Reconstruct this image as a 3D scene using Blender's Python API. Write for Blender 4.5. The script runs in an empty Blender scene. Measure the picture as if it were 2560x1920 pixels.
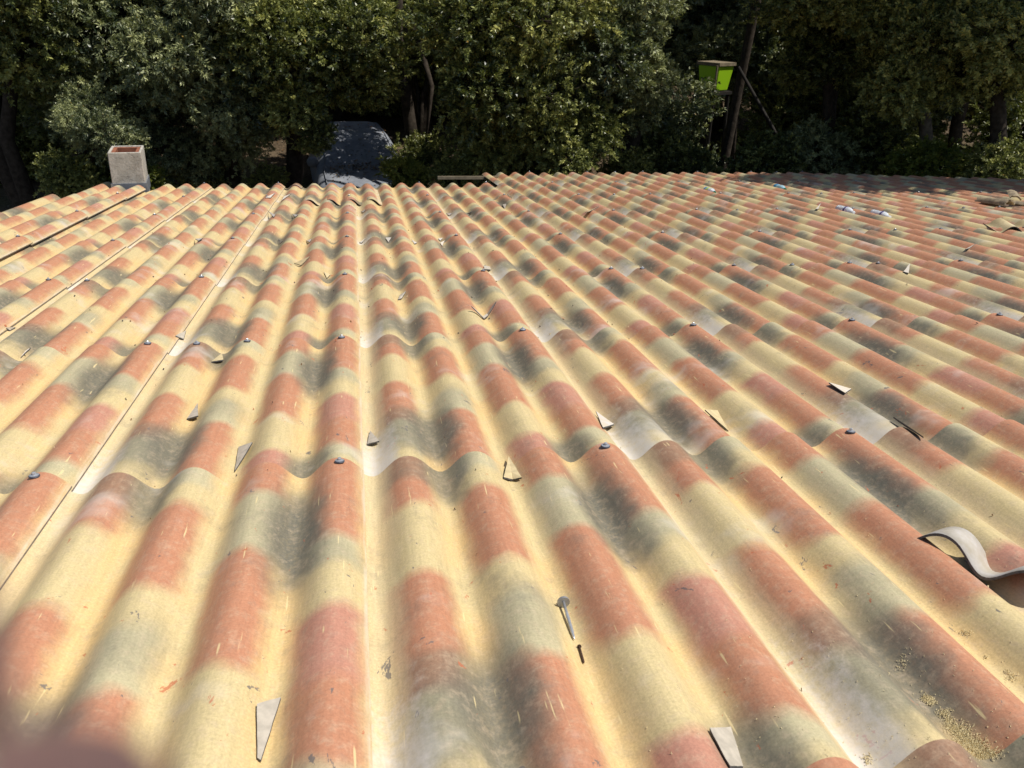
import bpy, math, random
import numpy as np
from mathutils import Matrix, Vector, noise as mnoise

random.seed(7)
SC = bpy.context.scene
COL = SC.collection
PI = math.pi

# ------------------------------------------------------------------ frame of the roof
SLOPE = math.radians(6.0)
ROOF_Z = 3.2
# roof coordinates: x across the corrugations, y down the slope, z off the roof (0 = crest plane)
M_ROOF = Matrix.Translation((0, 0, ROOF_Z)) @ Matrix.Rotation(-SLOPE, 4, 'X')

# ------------------------------------------------------------------ camera
F_PX = 2108.894
CAM_ROOF = Vector((0.0818356, -2.0068003, 0.9056348))
AX = [Vector((0.98448081, -0.1749162, 0.01420754)),
      Vector((0.04372143, 0.32286996, 0.94543293)),
      Vector((-0.16995872, -0.9301394, 0.32550687))]
cam_data = bpy.data.cameras.new('camera')
cam = bpy.data.objects.new('camera', cam_data)
COL.objects.link(cam)
rot = Matrix((AX[0], AX[1], AX[2])).transposed().to_4x4()
cam.matrix_world = M_ROOF @ Matrix.Translation(CAM_ROOF) @ rot
cam_data.sensor_width = 36.0
cam_data.lens = F_PX / 2560 * 36.0
cam_data.clip_start = 0.01
cam_data.clip_end = 600
cam_data.dof.use_dof = True
cam_data.dof.focus_distance = 2.9
cam_data.dof.aperture_fstop = cam_data.lens / 2.2
SC.camera = cam
CAM = cam.matrix_world.translation.copy()
CAM_R = cam.matrix_world.to_3x3()

# ------------------------------------------------------------------ daylight
SUN_ROOF = Vector((0.47, -0.23, 0.855)).normalized()
SUN = (M_ROOF.to_3x3() @ SUN_ROOF).normalized()
world = bpy.data.worlds.new('World')
SC.world = world
world.use_nodes = True
nt = world.node_tree
bg = nt.nodes['Background']
sky = nt.nodes.new('ShaderNodeTexSky')
sky.sky_type = 'NISHITA'
sky.sun_disc = False
sky.sun_elevation = math.asin(SUN.z)
sky.sun_rotation = math.atan2(SUN.x, SUN.y)
sky.altitude = 200
nt.links.new(sky.outputs['Color'], bg.inputs['Color'])
bg.inputs['Strength'].default_value = 0.085
sun_data = bpy.data.lights.new('sun', 'SUN')
sun_data.energy = 4.6
sun_data.angle = math.radians(0.53)
sun_data.color = (1.0, 0.95, 0.87)
sun = bpy.data.objects.new('sun', sun_data)
COL.objects.link(sun)
sun.rotation_euler = SUN.to_track_quat('Z', 'Y').to_euler()
sun.location = (0, 0, 30)
SC.view_settings.view_transform = 'Standard'
SC.view_settings.look = 'None'
SC.view_settings.gamma = 1.0
SC.view_settings.use_curve_mapping = False
SC.view_settings.exposure = 0.20
SC.cycles.max_bounces = 8
SC.cycles.transparent_max_bounces = 12

# ------------------------------------------------------------------ helpers
PITCH = 0.177
AMP = 0.0262
THICK = 0.0055


def wave(x):
    """height of the corrugation below the crest plane, crest at x = 0"""
    t = 2 * PI * x / PITCH
    return AMP * (math.cos(t) - 1 - 0.09 * (math.cos(2 * t) - 1))


def ray(px, py):
    return (CAM_R @ Vector(((px - 1280) / F_PX, -(py - 960) / F_PX, -1.0))).normalized()


def place(px, py, d):
    return CAM + ray(px, py) * d


def on_roof(px, py, up=0.0):
    """where the sight line through a spot meets the corrugated surface, in roof coordinates"""
    d = M_ROOF.to_3x3().inverted() @ ray(px, py)
    z = -AMP
    for _ in range(40):
        t = (z - CAM_ROOF.z) / d.z
        q = CAM_ROOF + d * t
        z = 0.7 * z + 0.3 * (wave(q.x) + up)
    return q


def ground_z(x, y):
    t = max(0.0, y - 8.5)
    z = 0.115 * t + 0.0012 * t * t
    if y > 60:
        z += 0.02 * (y - 60)
    z += 0.10 * mnoise.noise(Vector((x * 0.25, y * 0.25, 1.3)))
    z += 0.03 * mnoise.noise(Vector((x * 1.1, y * 1.1, 4.3)))
    return z


def mesh_obj(name, verts, faces, mats, parent=None, mat_idx=None, smooth=False, matrix=None):
    me = bpy.data.meshes.new(name)
    me.from_pydata([tuple(v) for v in verts], [], faces)
    for m in (mats if isinstance(mats, (list, tuple)) else [mats]):
        me.materials.append(m)
    if mat_idx is not None:
        me.polygons.foreach_set('material_index', mat_idx)
    if smooth:
        me.polygons.foreach_set('use_smooth', [True] * len(me.polygons))
    me.update()
    o = bpy.data.objects.new(name, me)
    COL.objects.link(o)
    if parent:
        o.parent = parent
    if matrix is not None:
        o.matrix_basis = matrix
    return o


def tag(o, label=None, cat=None, group=None, kind=None):
    if label:
        o['label'] = label
    if cat:
        o['category'] = cat
    if group:
        o['group'] = group
    if kind:
        o['kind'] = kind
    return o


def empty(name, loc, label, cat, group=None, matrix=None):
    o = bpy.data.objects.new(name, None)
    COL.objects.link(o)
    if matrix is not None:
        o.matrix_basis = matrix
    else:
        o.location = loc
    o.empty_display_size = 0.2
    return tag(o, label, cat, group)


class MB:
    """collects shapes into one mesh"""

    def __init__(self):
        self.v, self.f, self.mi = [], [], []

    def add(self, verts, faces, mi=0):
        b = len(self.v)
        self.v += [Vector(q) for q in verts]
        self.f += [tuple(i + b for i in f) for f in faces]
        self.mi += [mi] * len(faces)

    def box(self, c, s, rz=0.0, mi=0, taper=1.0, mat=None):
        x, y, z = s[0] / 2, s[1] / 2, s[2] / 2
        vs = []
        for k, (sx, sy, sz) in enumerate([(-1, -1, -1), (1, -1, -1), (1, 1, -1), (-1, 1, -1),
                                          (-1, -1, 1), (1, -1, 1), (1, 1, 1), (-1, 1, 1)]):
            t = taper if sz > 0 else 1.0
            q = Vector((sx * x * t, sy * y * t, sz * z))
            if rz:
                q.rotate(Matrix.Rotation(rz, 3, 'Z'))
            if mat is not None:
                q = mat @ q
            vs.append(q + Vector(c))
        self.add(vs, [(0, 3, 2, 1), (4, 5, 6, 7), (0, 1, 5, 4), (1, 2, 6, 5), (2, 3, 7, 6), (3, 0, 4, 7)], mi)

    def tube(self, pts, radii, n=8, mi=0, cap=True):
        pts = [Vector(q) for q in pts]
        rings = []
        prev = None
        for i, q in enumerate(pts):
            a = pts[max(i - 1, 0)]
            b = pts[min(i + 1, len(pts) - 1)]
            t = (b - a).normalized()
            if prev is None:
                u = t.orthogonal().normalized()
            else:
                u = (prev - t * prev.dot(t)).normalized()
            prev = u
            w = t.cross(u)
            r = radii[i] if isinstance(radii, (list, tuple)) else radii
            rings.append([q + u * (r * math.cos(2 * PI * k / n)) + w * (r * math.sin(2 * PI * k / n)) for k in range(n)])
        vs = [q for rg in rings for q in rg]
        fs = []
        for i in range(len(pts) - 1):
            for k in range(n):
                fs.append((i * n + k, i * n + (k + 1) % n, (i + 1) * n + (k + 1) % n, (i + 1) * n + k))
        if cap:
            fs.append(tuple(reversed(range(n))))
            fs.append(tuple((len(pts) - 1) * n + k for k in range(n)))
        self.add(vs, fs, mi)

    def lathe(self, profile, n=16, mi=0, mat=None):
        """profile of (radius, height) turned round z"""
        vs, fs = [], []
        for r, h in profile:
            for k in range(n):
                q = Vector((r * math.cos(2 * PI * k / n), r * math.sin(2 * PI * k / n), h))
                vs.append(mat @ q if mat is not None else q)
        for i in range(len(profile) - 1):
            for k in range(n):
                fs.append((i * n + k, i * n + (k + 1) % n, (i + 1) * n + (k + 1) % n, (i + 1) * n + k))
        fs.append(tuple(reversed(range(n))))
        fs.append(tuple((len(profile) - 1) * n + k for k in range(n)))
        self.add(vs, fs, mi)

    def build(self, name, mats, parent=None, smooth=False, matrix=None):
        return mesh_obj(name, self.v, self.f, mats, parent, self.mi, smooth, matrix)


# ------------------------------------------------------------------ materials
class NG:
    """small helper for writing node expressions"""

    def __init__(self, name):
        self.mat = bpy.data.materials.new(name)
        self.mat.use_nodes = True
        self.t = self.mat.node_tree
        self.b = self.t.nodes['Principled BSDF']
        self.out = self.t.nodes['Material Output']

    def n(self, kind, **kw):
        nd = self.t.nodes.new(kind)
        for k, v in kw.items():
            setattr(nd, k, v)
        return nd

    def put(self, sock, val):
        if isinstance(val, bpy.types.NodeSocket):
            self.t.links.new(val, sock)
        elif isinstance(val, (tuple, list)) and len(val) == 3 and sock.type == 'RGBA':
            sock.default_value = (*val, 1)
        else:
            sock.default_value = val

    def math(self, op, a, b=None, c=None):
        nd = self.n('ShaderNodeMath', operation=op)
        self.put(nd.inputs[0], a)
        if b is not None:
            self.put(nd.inputs[1], b)
        if c is not None:
            self.put(nd.inputs[2], c)
        return nd.outputs[0]

    def add(self, a, b): return self.math('ADD', a, b)
    def sub(self, a, b): return self.math('SUBTRACT', a, b)
    def mul(self, a, b): return self.math('MULTIPLY', a, b)

    def step(self, val, lo, hi, a=0.0, b=1.0):
        nd = self.n('ShaderNodeMapRange', interpolation_type='SMOOTHSTEP')
        self.put(nd.inputs['Value'], val)
        nd.inputs['From Min'].default_value = lo
        nd.inputs['From Max'].default_value = hi
        nd.inputs['To Min'].default_value = a
        nd.inputs['To Max'].default_value = b
        return nd.outputs[0]

    def mix(self, fac, a, b, mode='MIX'):
        nd = self.n('ShaderNodeMix', data_type='RGBA', blend_type=mode)
        self.put(nd.inputs[0], fac)
        self.put(nd.inputs[6], a)
        self.put(nd.inputs[7], b)
        return nd.outputs[2]

    def noise(self, vec, scale, detail=2.0, rough=0.5, dist=0.0):
        nd = self.n('ShaderNodeTexNoise')
        self.put(nd.inputs['Vector'], vec)
        nd.inputs['Scale'].default_value = scale
        nd.inputs['Detail'].default_value = detail
        nd.inputs['Roughness'].default_value = rough
        nd.inputs['Distortion'].default_value = dist
        return nd.outputs['Fac']

    def vadd(self, a, b):
        nd = self.n('ShaderNodeVectorMath', operation='ADD')
        self.put(nd.inputs[0], a)
        self.put(nd.inputs[1], b)
        return nd.outputs[0]

    def vmul(self, a, b):
        nd = self.n('ShaderNodeVectorMath', operation='MULTIPLY')
        self.put(nd.inputs[0], a)
        self.put(nd.inputs[1], b)
        return nd.outputs[0]

    def ramp(self, fac, stops, interp='LINEAR'):
        nd = self.n('ShaderNodeValToRGB')
        cr = nd.color_ramp
        cr.interpolation = interp
        while len(cr.elements) < len(stops):
            cr.elements.new(0.5)
        for e, (pos, c) in zip(cr.elements, stops):
            e.position = pos
            e.color = (*c, 1)
        self.put(nd.inputs[0], fac)
        return nd.outputs[0]

    def coords(self, kind='Object'):
        return self.n('ShaderNodeTexCoord').outputs[kind]

    def rand(self):
        return self.n('ShaderNodeObjectInfo').outputs['Random']

    def set(self, **kw):
        names = dict(color='Base Color', rough='Roughness', metal='Metallic', spec='Specular IOR Level',
                     trans='Transmission Weight', ior='IOR', coat='Coat Weight', sss='Subsurface Weight',
                     alpha='Alpha', normal='Normal', sheen='Sheen Weight', coat_rough='Coat Roughness')
        for k, v in kw.items():
            self.put(self.b.inputs[names[k]], v)
        return self

    def bump(self, h, strength=0.3, dist=0.01):
        nd = self.n('ShaderNodeBump')
        nd.inputs['Strength'].default_value = strength
        nd.inputs['Distance'].default_value = dist
        self.put(nd.inputs['Height'], h)
        self.put(self.b.inputs['Normal'], nd.outputs[0])
        return self


ORANGE = (0.448, 0.208, 0.118)
PINKOR = (0.455, 0.220, 0.150)
BROWN = (0.30, 0.175, 0.108)
CREAM = (0.555, 0.445, 0.230)
YELLOW = (0.62, 0.44, 0.20)
GRAYCR = (0.46, 0.405, 0.245)
GRAY = (0.150, 0.140, 0.105)


def bands(seq):
    """[(start, colour)...] along the sheet to soft ramp stops over 0..1.3 m"""
    st = []
    for i, (v, c) in enumerate(seq):
        if i == 0:
            st.append((0.0, c))
        else:
            st.append((max(0, (v - 0.022) / 1.3), seq[i - 1][1]))
            st.append(((v + 0.022) / 1.3, c))
    return st


def paint_material():
    g = NG('sprayed fibre cement')
    pos = g.coords()
    rnd = g.rand()
    off = g.n('ShaderNodeCombineXYZ')
    g.put(off.inputs[0], g.mul(rnd, 37.0))
    g.put(off.inputs[1], g.mul(rnd, 91.0))
    g.put(off.inputs[2], g.mul(rnd, 13.0))
    pos3 = g.vadd(pos, off.outputs[0])
    sep = g.n('ShaderNodeSeparateXYZ')
    g.put(sep.inputs[0], pos)
    x, y = sep.outputs[0], sep.outputs[1]
    low = g.noise(pos3, 5.0, 2)
    mid = g.noise(pos3, 16.0, 3)
    fine = g.noise(pos3, 210.0, 4, 0.7)
    streak = g.noise(g.vmul(pos3, (150.0, 9.0, 30.0)), 1.0, 3, 0.6)
    weave = g.noise(g.vmul(pos3, (40.0, 520.0, 40.0)), 1.0, 2, 0.6)
    v = g.add(g.mul(y, -1.0), g.mul(g.sub(low, 0.5), 0.10))
    v = g.add(v, g.mul(g.sub(mid, 0.5), 0.05))
    w = g.add(g.mul(x, 1 / PITCH), g.mul(g.sub(mid, 0.5), 0.16))
    vf = g.mul(v, 1 / 1.3)
    base = g.mix(g.step(low, 0.35, 0.65), YELLOW, CREAM)
    col = base
    grain = g.noise(pos3, 95.0, 4, 0.75)
    R = [bands([(0, BROWN), (0.13, ORANGE), (0.26, CREAM), (0.56, ORANGE), (0.80, BROWN), (0.91, GRAYCR), (1.06, CREAM)]),
         bands([(0, GRAYCR), (0.10, CREAM), (0.19, ORANGE), (0.53, CREAM), (0.66, GRAYCR), (0.83, ORANGE)]),
         bands([(0, ORANGE), (0.17, GRAYCR), (0.43, ORANGE), (0.80, CREAM), (1.06, PINKOR)]),
         bands([(0, ORANGE), (0.38, GRAYCR), (0.50, CREAM), (0.64, PINKOR), (0.85, ORANGE), (1.05, GRAYCR), (1.13, CREAM)])]
    for j in range(4):
        d = g.math('ABSOLUTE', g.sub(w, float(j) - 0.03))
        m = g.step(d, 0.22, 0.45, 1.0, 0.0)
        col = g.mix(m, col, g.ramp(vf, R[j]))
    col = g.mix(g.mul(g.step(g.math('ABSOLUTE', g.add(w, 0.52)), 0.20, 0.34, 1.0, 0.0), 0.5), col, (0.58, 0.485, 0.30))
    # sprayed grey clouds, each with its own place on the sheet
    for wc, vc, a, b, amt in [(2.50, 0.31, 0.46, 0.26, 1.0), (0.55, 0.05, 0.42, 0.17, 0.85), (0.50, 0.93, 0.50, 0.21, 0.95),
                              (2.55, 1.14, 0.40, 0.14, 0.90), (0.05, 0.99, 0.40, 0.14, 0.6), (3.0, 0.46, 0.36, 0.08, 0.25),
                              (1.1, 0.70, 0.36, 0.10, 0.25)]:
        du = g.mul(g.sub(w, wc), 1 / a)
        dv = g.mul(g.sub(v, vc), 1 / b)
        d2 = g.math('SQRT', g.add(g.mul(du, du), g.mul(dv, dv)))
        d2 = g.add(d2, g.mul(g.sub(mid, 0.5), 0.45))
        d2 = g.add(d2, g.mul(g.sub(grain, 0.5), 0.22))
        col = g.mix(g.mul(g.step(d2, 0.40, 1.2, amt, 0.0), g.step(grain, 0.30, 0.60, 0.86, 1.0)), col, GRAY)
    # uneven spraying and wear
    patch = g.noise(pos3, 48.0, 5, 0.7)
    col = g.mix(g.step(patch, 0.46, 0.72, 0.0, 0.30), col, (0.56, 0.43, 0.29))
    col = g.mix(g.step(g.noise(pos3, 42.0, 3), 0.58, 0.72, 0.0, 0.14), col, (0.30, 0.25, 0.2))
    grime = g.noise(pos3, 7.5, 5, 0.7)
    col = g.mix(g.step(grime, 0.54, 0.74, 0.0, 0.34), col, (0.17, 0.155, 0.12))
    tone = g.add(g.add(g.mul(fine, 0.80), g.mul(streak, 0.36)), g.mul(weave, 0.16))
    tone = g.add(tone, 0.34)
    tn = g.n('ShaderNodeCombineXYZ')
    for k in range(3):
        g.put(tn.inputs[k], tone)
    col = g.mix(1.0, col, tn.outputs[0], 'MULTIPLY')
    # pale scuffs where the paint is rubbed, running down the sheet
    sc = g.noise(g.vmul(pos3, (115.0, 9.5, 10.0)), 1.0, 2, 0.5)
    col = g.mix(g.step(sc, 0.695, 0.76, 0.0, 0.7), col, (0.72, 0.58, 0.30))
    # dark and orange splashes of paint
    sp = g.noise(g.vmul(g.vadd(pos3, (3.1, 7.7, 0)), (24.0, 14.0, 10.0)), 1.0, 5, 0.7, 0.5)
    col = g.mix(g.step(sp, 0.668, 0.685, 0.0, 0.8), col, (0.13, 0.12, 0.115))
    so = g.noise(g.vmul(g.vadd(pos3, (9.4, 1.7, 0)), (26.0, 15.0, 10.0)), 1.0, 5, 0.7, 0.5)
    col = g.mix(g.step(so, 0.672, 0.69, 0.0, 0.75), col, (0.45, 0.12, 0.05))
    # pale grey tone in the first trough, towards the upper lap, and on the edge
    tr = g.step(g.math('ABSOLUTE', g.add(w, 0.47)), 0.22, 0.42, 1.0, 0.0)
    pale_trough = g.mul(tr, g.step(g.add(v, g.mul(g.sub(patch, 0.5), 0.5)), 0.80, 1.20))
    col = g.mix(g.mul(pale_trough, 0.66), col, (0.66, 0.64, 0.62))
    dn = g.noise(pos3, 3.3, 4, 0.65)
    col = g.mix(g.mul(g.step(dn, 0.56, 0.74), 0.42), col, (0.62, 0.58, 0.52))
    rim = g.mul(g.step(x, 0.583, 0.596), g.step(streak, 0.3, 0.7))
    col = g.mix(g.mul(rim, 0.6), col, (0.62, 0.56, 0.48))
    rough = g.add(0.36, g.mul(patch, 0.25))
    g.set(color=col, rough=rough, spec=0.42)
    g.bump(g.add(fine, g.mul(weave, 0.4)), 0.16, 0.002)
    return g.mat


def plain(name, color, rough=0.6, spec=0.5, metal=0.0, nscale=0.0, var=0.3, bump=0.0, color2=None):
    g = NG(name)
    c = color
    if nscale:
        pos = g.coords()
        nz = g.noise(pos, nscale, 5, 0.6)
        c2 = color2 or tuple(q * (1 - var) for q in color)
        c = g.mix(g.step(nz, 0.3, 0.7), c2, color)
        if bump:
            g.bump(nz, bump, 0.01)
    g.set(color=c, rough=rough, spec=spec, metal=metal)
    return g.mat


def leaf_material(name, c_old, c_mid, c_new):
    g = NG(name)
    at = g.n('ShaderNodeAttribute', attribute_name='tone')
    rnd = g.rand()
    t = g.math('MINIMUM', g.add(at.outputs['Fac'], g.mul(g.sub(rnd, 0.5), 0.5)), 0.93)
    col = g.ramp(t, [(0.0, c_old), (0.42, c_mid), (0.93, c_new)])
    col = g.mix(g.step(at.outputs['Fac'], 0.975, 0.985), col, (0.34, 0.22, 0.05))
    g.set(color=col, rough=0.40, spec=0.45)
    tr = g.n('ShaderNodeBsdfTranslucent')
    g.put(tr.inputs['Color'], g.mix(0.6, col, (0.22, 0.26, 0.03)))
    ms = g.n('ShaderNodeMixShader')
    ms.inputs[0].default_value = 0.20
    g.t.links.new(g.b.outputs[0], ms.inputs[1])
    g.t.links.new(tr.outputs[0], ms.inputs[2])
    g.t.links.new(ms.outputs[0], g.out.inputs['Surface'])
    return g.mat


def ground_material():
    g = NG('forest floor')
    pos = g.coords()
    a = g.noise(pos, 1.1, 5, 0.6)
    b = g.noise(pos, 22.0, 4, 0.7)
    col = g.mix(g.step(a, 0.4, 0.62), (0.060, 0.043, 0.027), (0.105, 0.078, 0.050))
    col = g.mix(g.step(b, 0.45, 0.7), col, (0.15, 0.11, 0.07))
    col = g.mix(g.step(g.noise(pos, 0.45, 4), 0.55, 0.68, 0.0, 0.6), col, (0.07, 0.085, 0.03))
    g.set(color=col, rough=0.95, spec=0.1)
    g.bump(b, 0.7, 0.04)
    return g.mat


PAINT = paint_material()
CEMENT = plain('cut cement', (0.26, 0.22, 0.175), 0.85, 0.2, nscale=60, var=0.35, bump=0.3)
CUT_DARK = plain('dark cut edge', (0.13, 0.125, 0.125), 0.9, 0.15, nscale=90, var=0.4, bump=0.4)
CHIP_PALE = plain('pale offcut face', (0.49, 0.44, 0.36), 0.7, 0.3, nscale=45, var=0.25)
CHIP_CREAM = plain('cream offcut face', (0.60, 0.49, 0.28), 0.6, 0.35, nscale=45, var=0.22)
CHIP_WHITE = plain('dusty offcut face', (0.56, 0.53, 0.50), 0.75, 0.3, nscale=30, var=0.18, color2=(0.56, 0.48, 0.36))
ZINC = plain('galvanised steel', (0.55, 0.57, 0.60), 0.35, 0.5, 0.55, nscale=80, var=0.25)
RUBBER = plain('washer rubber', (0.06, 0.065, 0.085), 0.5, 0.5)
RUST = plain('rusty steel', (0.10, 0.055, 0.035), 0.8, 0.3, 0.2, nscale=300, var=0.4)
_g = NG('chimney render')
_p = _g.coords()
_c = _g.mix(_g.step(_g.noise(_p, 9.0, 5, 0.65), 0.35, 0.65), (0.36, 0.335, 0.285), (0.48, 0.45, 0.39))
_c = _g.mix(_g.step(_g.noise(_g.vmul(_p, (38.0, 38.0, 5.0)), 1.0, 4, 0.6), 0.55, 0.72, 0.0, 0.35), _c, (0.17, 0.155, 0.13))
_k = _g.math('ABSOLUTE', _g.sub(_g.noise(_p, 6.0, 6, 0.7, 0.6), 0.5))
_c = _g.mix(_g.step(_k, 0.0, 0.012, 0.7, 0.0), _c, (0.12, 0.11, 0.10))
_g.set(color=_c, rough=0.92, spec=0.15)
_g.bump(_g.noise(_p, 40.0, 5, 0.7), 0.5, 0.008)
RENDER = _g.mat
CLAY = plain('terracotta liner', (0.30, 0.115, 0.065), 0.8, 0.2, nscale=25, var=0.35, bump=0.2)
SOOT = plain('soot', (0.02, 0.014, 0.014), 0.95, 0.05)
LEAD = plain('lead flashing', (0.30, 0.32, 0.35), 0.45, 0.45, 0.5, nscale=14, var=0.25, bump=0.2)
WOOD = plain('weathered batten', (0.24, 0.195, 0.13), 0.8, 0.2, nscale=12, var=0.4, bump=0.2)
WALLM = plain('house render', (0.55, 0.47, 0.36), 0.9, 0.1, nscale=6, var=0.12)
BARK = plain('oak bark', (0.060, 0.048, 0.037), 0.95, 0.1, nscale=14, var=0.55, bump=0.8)
BARK_PALE = plain('pale lichen bark', (0.17, 0.15, 0.12), 0.95, 0.1, nscale=9, var=0.6, bump=0.8)
GROUND = ground_material()
STONE = plain('limestone', (0.36, 0.34, 0.30), 0.9, 0.15, nscale=5, var=0.4, bump=0.4)
LEAF_DARK = leaf_material('holm oak leaf', (0.030, 0.046, 0.015), (0.205, 0.225, 0.068), (0.56, 0.55, 0.170))
LEAF_GREY = leaf_material('grey green leaf', (0.036, 0.056, 0.030), (0.205, 0.230, 0.110), (0.50, 0.52, 0.24))
LEAF_FRESH = leaf_material('fresh leaf', (0.06, 0.09, 0.016), (0.20, 0.23, 0.04), (0.40, 0.39, 0.08))


# ------------------------------------------------------------------ ground
def build_ground():
    nx, ny = 90, 110
    xs = np.concatenate([np.linspace(-90, -22, 12), np.linspace(-20, 24, 67), np.linspace(27, 95, 11)])
    ys = np.concatenate([np.linspace(-60, 4, 14), np.linspace(5, 34, 72), np.linspace(36, 170, 24)])
    vs = [(x, y, ground_z(x, y)) for y in ys for x in xs]
    nx, ny = len(xs), len(ys)
    fs = [(j * nx + i, j * nx + i + 1, (j + 1) * nx + i + 1, (j + 1) * nx + i) for j in range(ny - 1) for i in range(nx - 1)]
    o = mesh_obj('ground', vs, fs, GROUND, smooth=True)
    tag(o, kind='structure')


build_ground()

# ------------------------------------------------------------------ house: corrugated roof sheets, chimney, purlin, walls
HOUSE = empty('house', (0, 0, 0), 'low house roofed with orange, cream and grey corrugated sheets', 'house')


def sheet_mesh(name, x0, x1, length, mitre=True, seg=16, vfun=None, tilt=True):
    """closed corrugated sheet, crest 0 at local x = 0, lower edge at local y = 0, running to y = -length"""
    n = int((x1 - x0) / PITCH * seg)
    xs = [x0 + (x1 - x0) * i / n for i in range(n + 1)]
    rows = []
    for x in xs:
        v0 = 0.0
        if mitre and x < -0.105:
            v0 = (-0.105 - x) * 0.45
        if vfun:
            v0 = vfun(x)
        v1 = length - (0.09 if mitre and x > 0.555 else 0.0)
        rows.append((x, v0, v1))

    def z(x, v):
        zz = wave(x)
        if tilt:
            zz += 0.0095 * (1 - v / 1.2) + 0.0088 * (x + 0.232) / 0.82
        return zz
    vs, fs, mi = [], [], []
    ts = [0.0, 0.25, 0.5, 0.75, 1.0]
    nr = len(ts)

    def grid(dz, flip):
        b = len(vs)
        for x, v0, v1 in rows:
            for t in ts:
                v = v0 + (v1 - v0) * t
                vs.append((x, -v, z(x, v) - dz))
        for i in range(n):
            for j in range(nr - 1):
                q = (b + i * nr + j, b + i * nr + j + 1, b + (i + 1) * nr + j + 1, b + (i + 1) * nr + j)
                fs.append(q if flip else q[::-1])
        mi.extend([1 if flip else 0] * (n * (nr - 1)))
    grid(0.0, False)
    top_faces = n * (nr - 1)
    grid(THICK, True)

    def rim(idx):
        b = len(vs)
        for (x, v) in idx:
            vs.append((x, -v, z(x, v)))
            vs.append((x, -v, z(x, v) - THICK))
        for i in range(len(idx) - 1):
            fs.append((b + 2 * i, b + 2 * i + 1, b + 2 * i + 3, b + 2 * i + 2))
            mi.append(1)
    rim([(x, v0) for x, v0, v1 in rows][::-1])
    rim([(x, v1) for x, v0, v1 in rows])
    rim([(rows[0][0], rows[0][1]), (rows[0][0], rows[0][2])])
    rim([(rows[-1][0], rows[-1][2]), (rows[-1][0], rows[-1][1])])
    me = bpy.data.meshes.new(name)
    me.from_pydata(vs, [], fs)
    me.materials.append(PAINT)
    me.materials.append(CEMENT)
    me.polygons.foreach_set('material_index', mi)
    me.polygons.foreach_set('use_smooth', [k < 2 * top_faces for k in range(len(fs))])
    me.update()
    return me


def screw_mesh():
    b = MB()
    b.lathe([(0.0125, 0.0), (0.0130, 0.002), (0.0120, 0.0035)], 14, 1)
    b.lathe([(0.0105, 0.0035), (0.0112, 0.0048), (0.006, 0.006)], 14, 0)
    b.lathe([(0.0046, 0.006), (0.0048, 0.0105), (0.0036, 0.0118)], 6, 0)
    me = bpy.data.meshes.new('screw')
    me.from_pydata(b.v, [], b.f)
    me.materials.append(ZINC)
    me.materials.append(RUBBER)
    me.polygons.foreach_set('material_index', b.mi)
    return me


SCREW = screw_mesh()
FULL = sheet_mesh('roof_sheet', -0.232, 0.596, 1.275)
EDGES = [-3.54, -2.36, -1.13, 0.03, 1.195, 2.385, 3.565, 4.72, 5.87, 7.00, 8.22]


SHEETS = []


def put_sheet(me, x, y, dz=0.0, rz=0.0, tilt=0.0, screws=(3,), name='roof_sheet', parent=HOUSE):
    o = bpy.data.objects.new(name, me)
    COL.objects.link(o)
    o.parent = parent
    o.matrix_basis = M_ROOF @ Matrix.Translation((x, y, dz)) @ Matrix.Rotation(rz, 4, 'Z') @ Matrix.Rotation(tilt, 4, 'X')
    SHEETS.append((x, y, dz, tilt))
    for c in screws:
        s = bpy.data.objects.new('screw', SCREW)
        COL.objects.link(s)
        s.parent = o
        s.matrix_basis = Matrix.Translation((c * PITCH + random.uniform(-0.006, 0.006), -0.03 + random.uniform(-0.006, 0.004), 0.0125 + 0.0076 * c * PITCH / 0.708 + 0.0)) \
            @ Matrix.Rotation(random.uniform(-0.12, 0.12), 4, 'X') @ Matrix.Rotation(random.uniform(0, 2), 4, 'Z')
    return o


def surf(x, y):
    """top of the roof at a spot, in roof coordinates"""
    z = wave(x)
    for (cx, e, dz, tl) in SHEETS:
        lx, v = x - cx, e - y
        if -0.2 <= lx <= 0.596 and 0.0 <= v <= 1.27:
            z = max(z, wave(lx) + 0.0095 * (1 - v / 1.2) + 0.0088 * (lx + 0.232) / 0.82 + dz - v * math.tan(tl))
    return z


def hit(px, py, up=0.0):
    """where the sight line through a spot meets the laid sheets"""
    d = M_ROOF.to_3x3().inverted() @ ray(px, py)
    t0 = (0.04 - CAM_ROOF.z) / d.z
    q = None
    for k in range(400):
        q = CAM_ROOF + d * (t0 + k * 0.004 / max(0.08, -d.z) * 0.25)
        if q.z <= surf(q.x, q.y) + up:
            break
    return q


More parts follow.
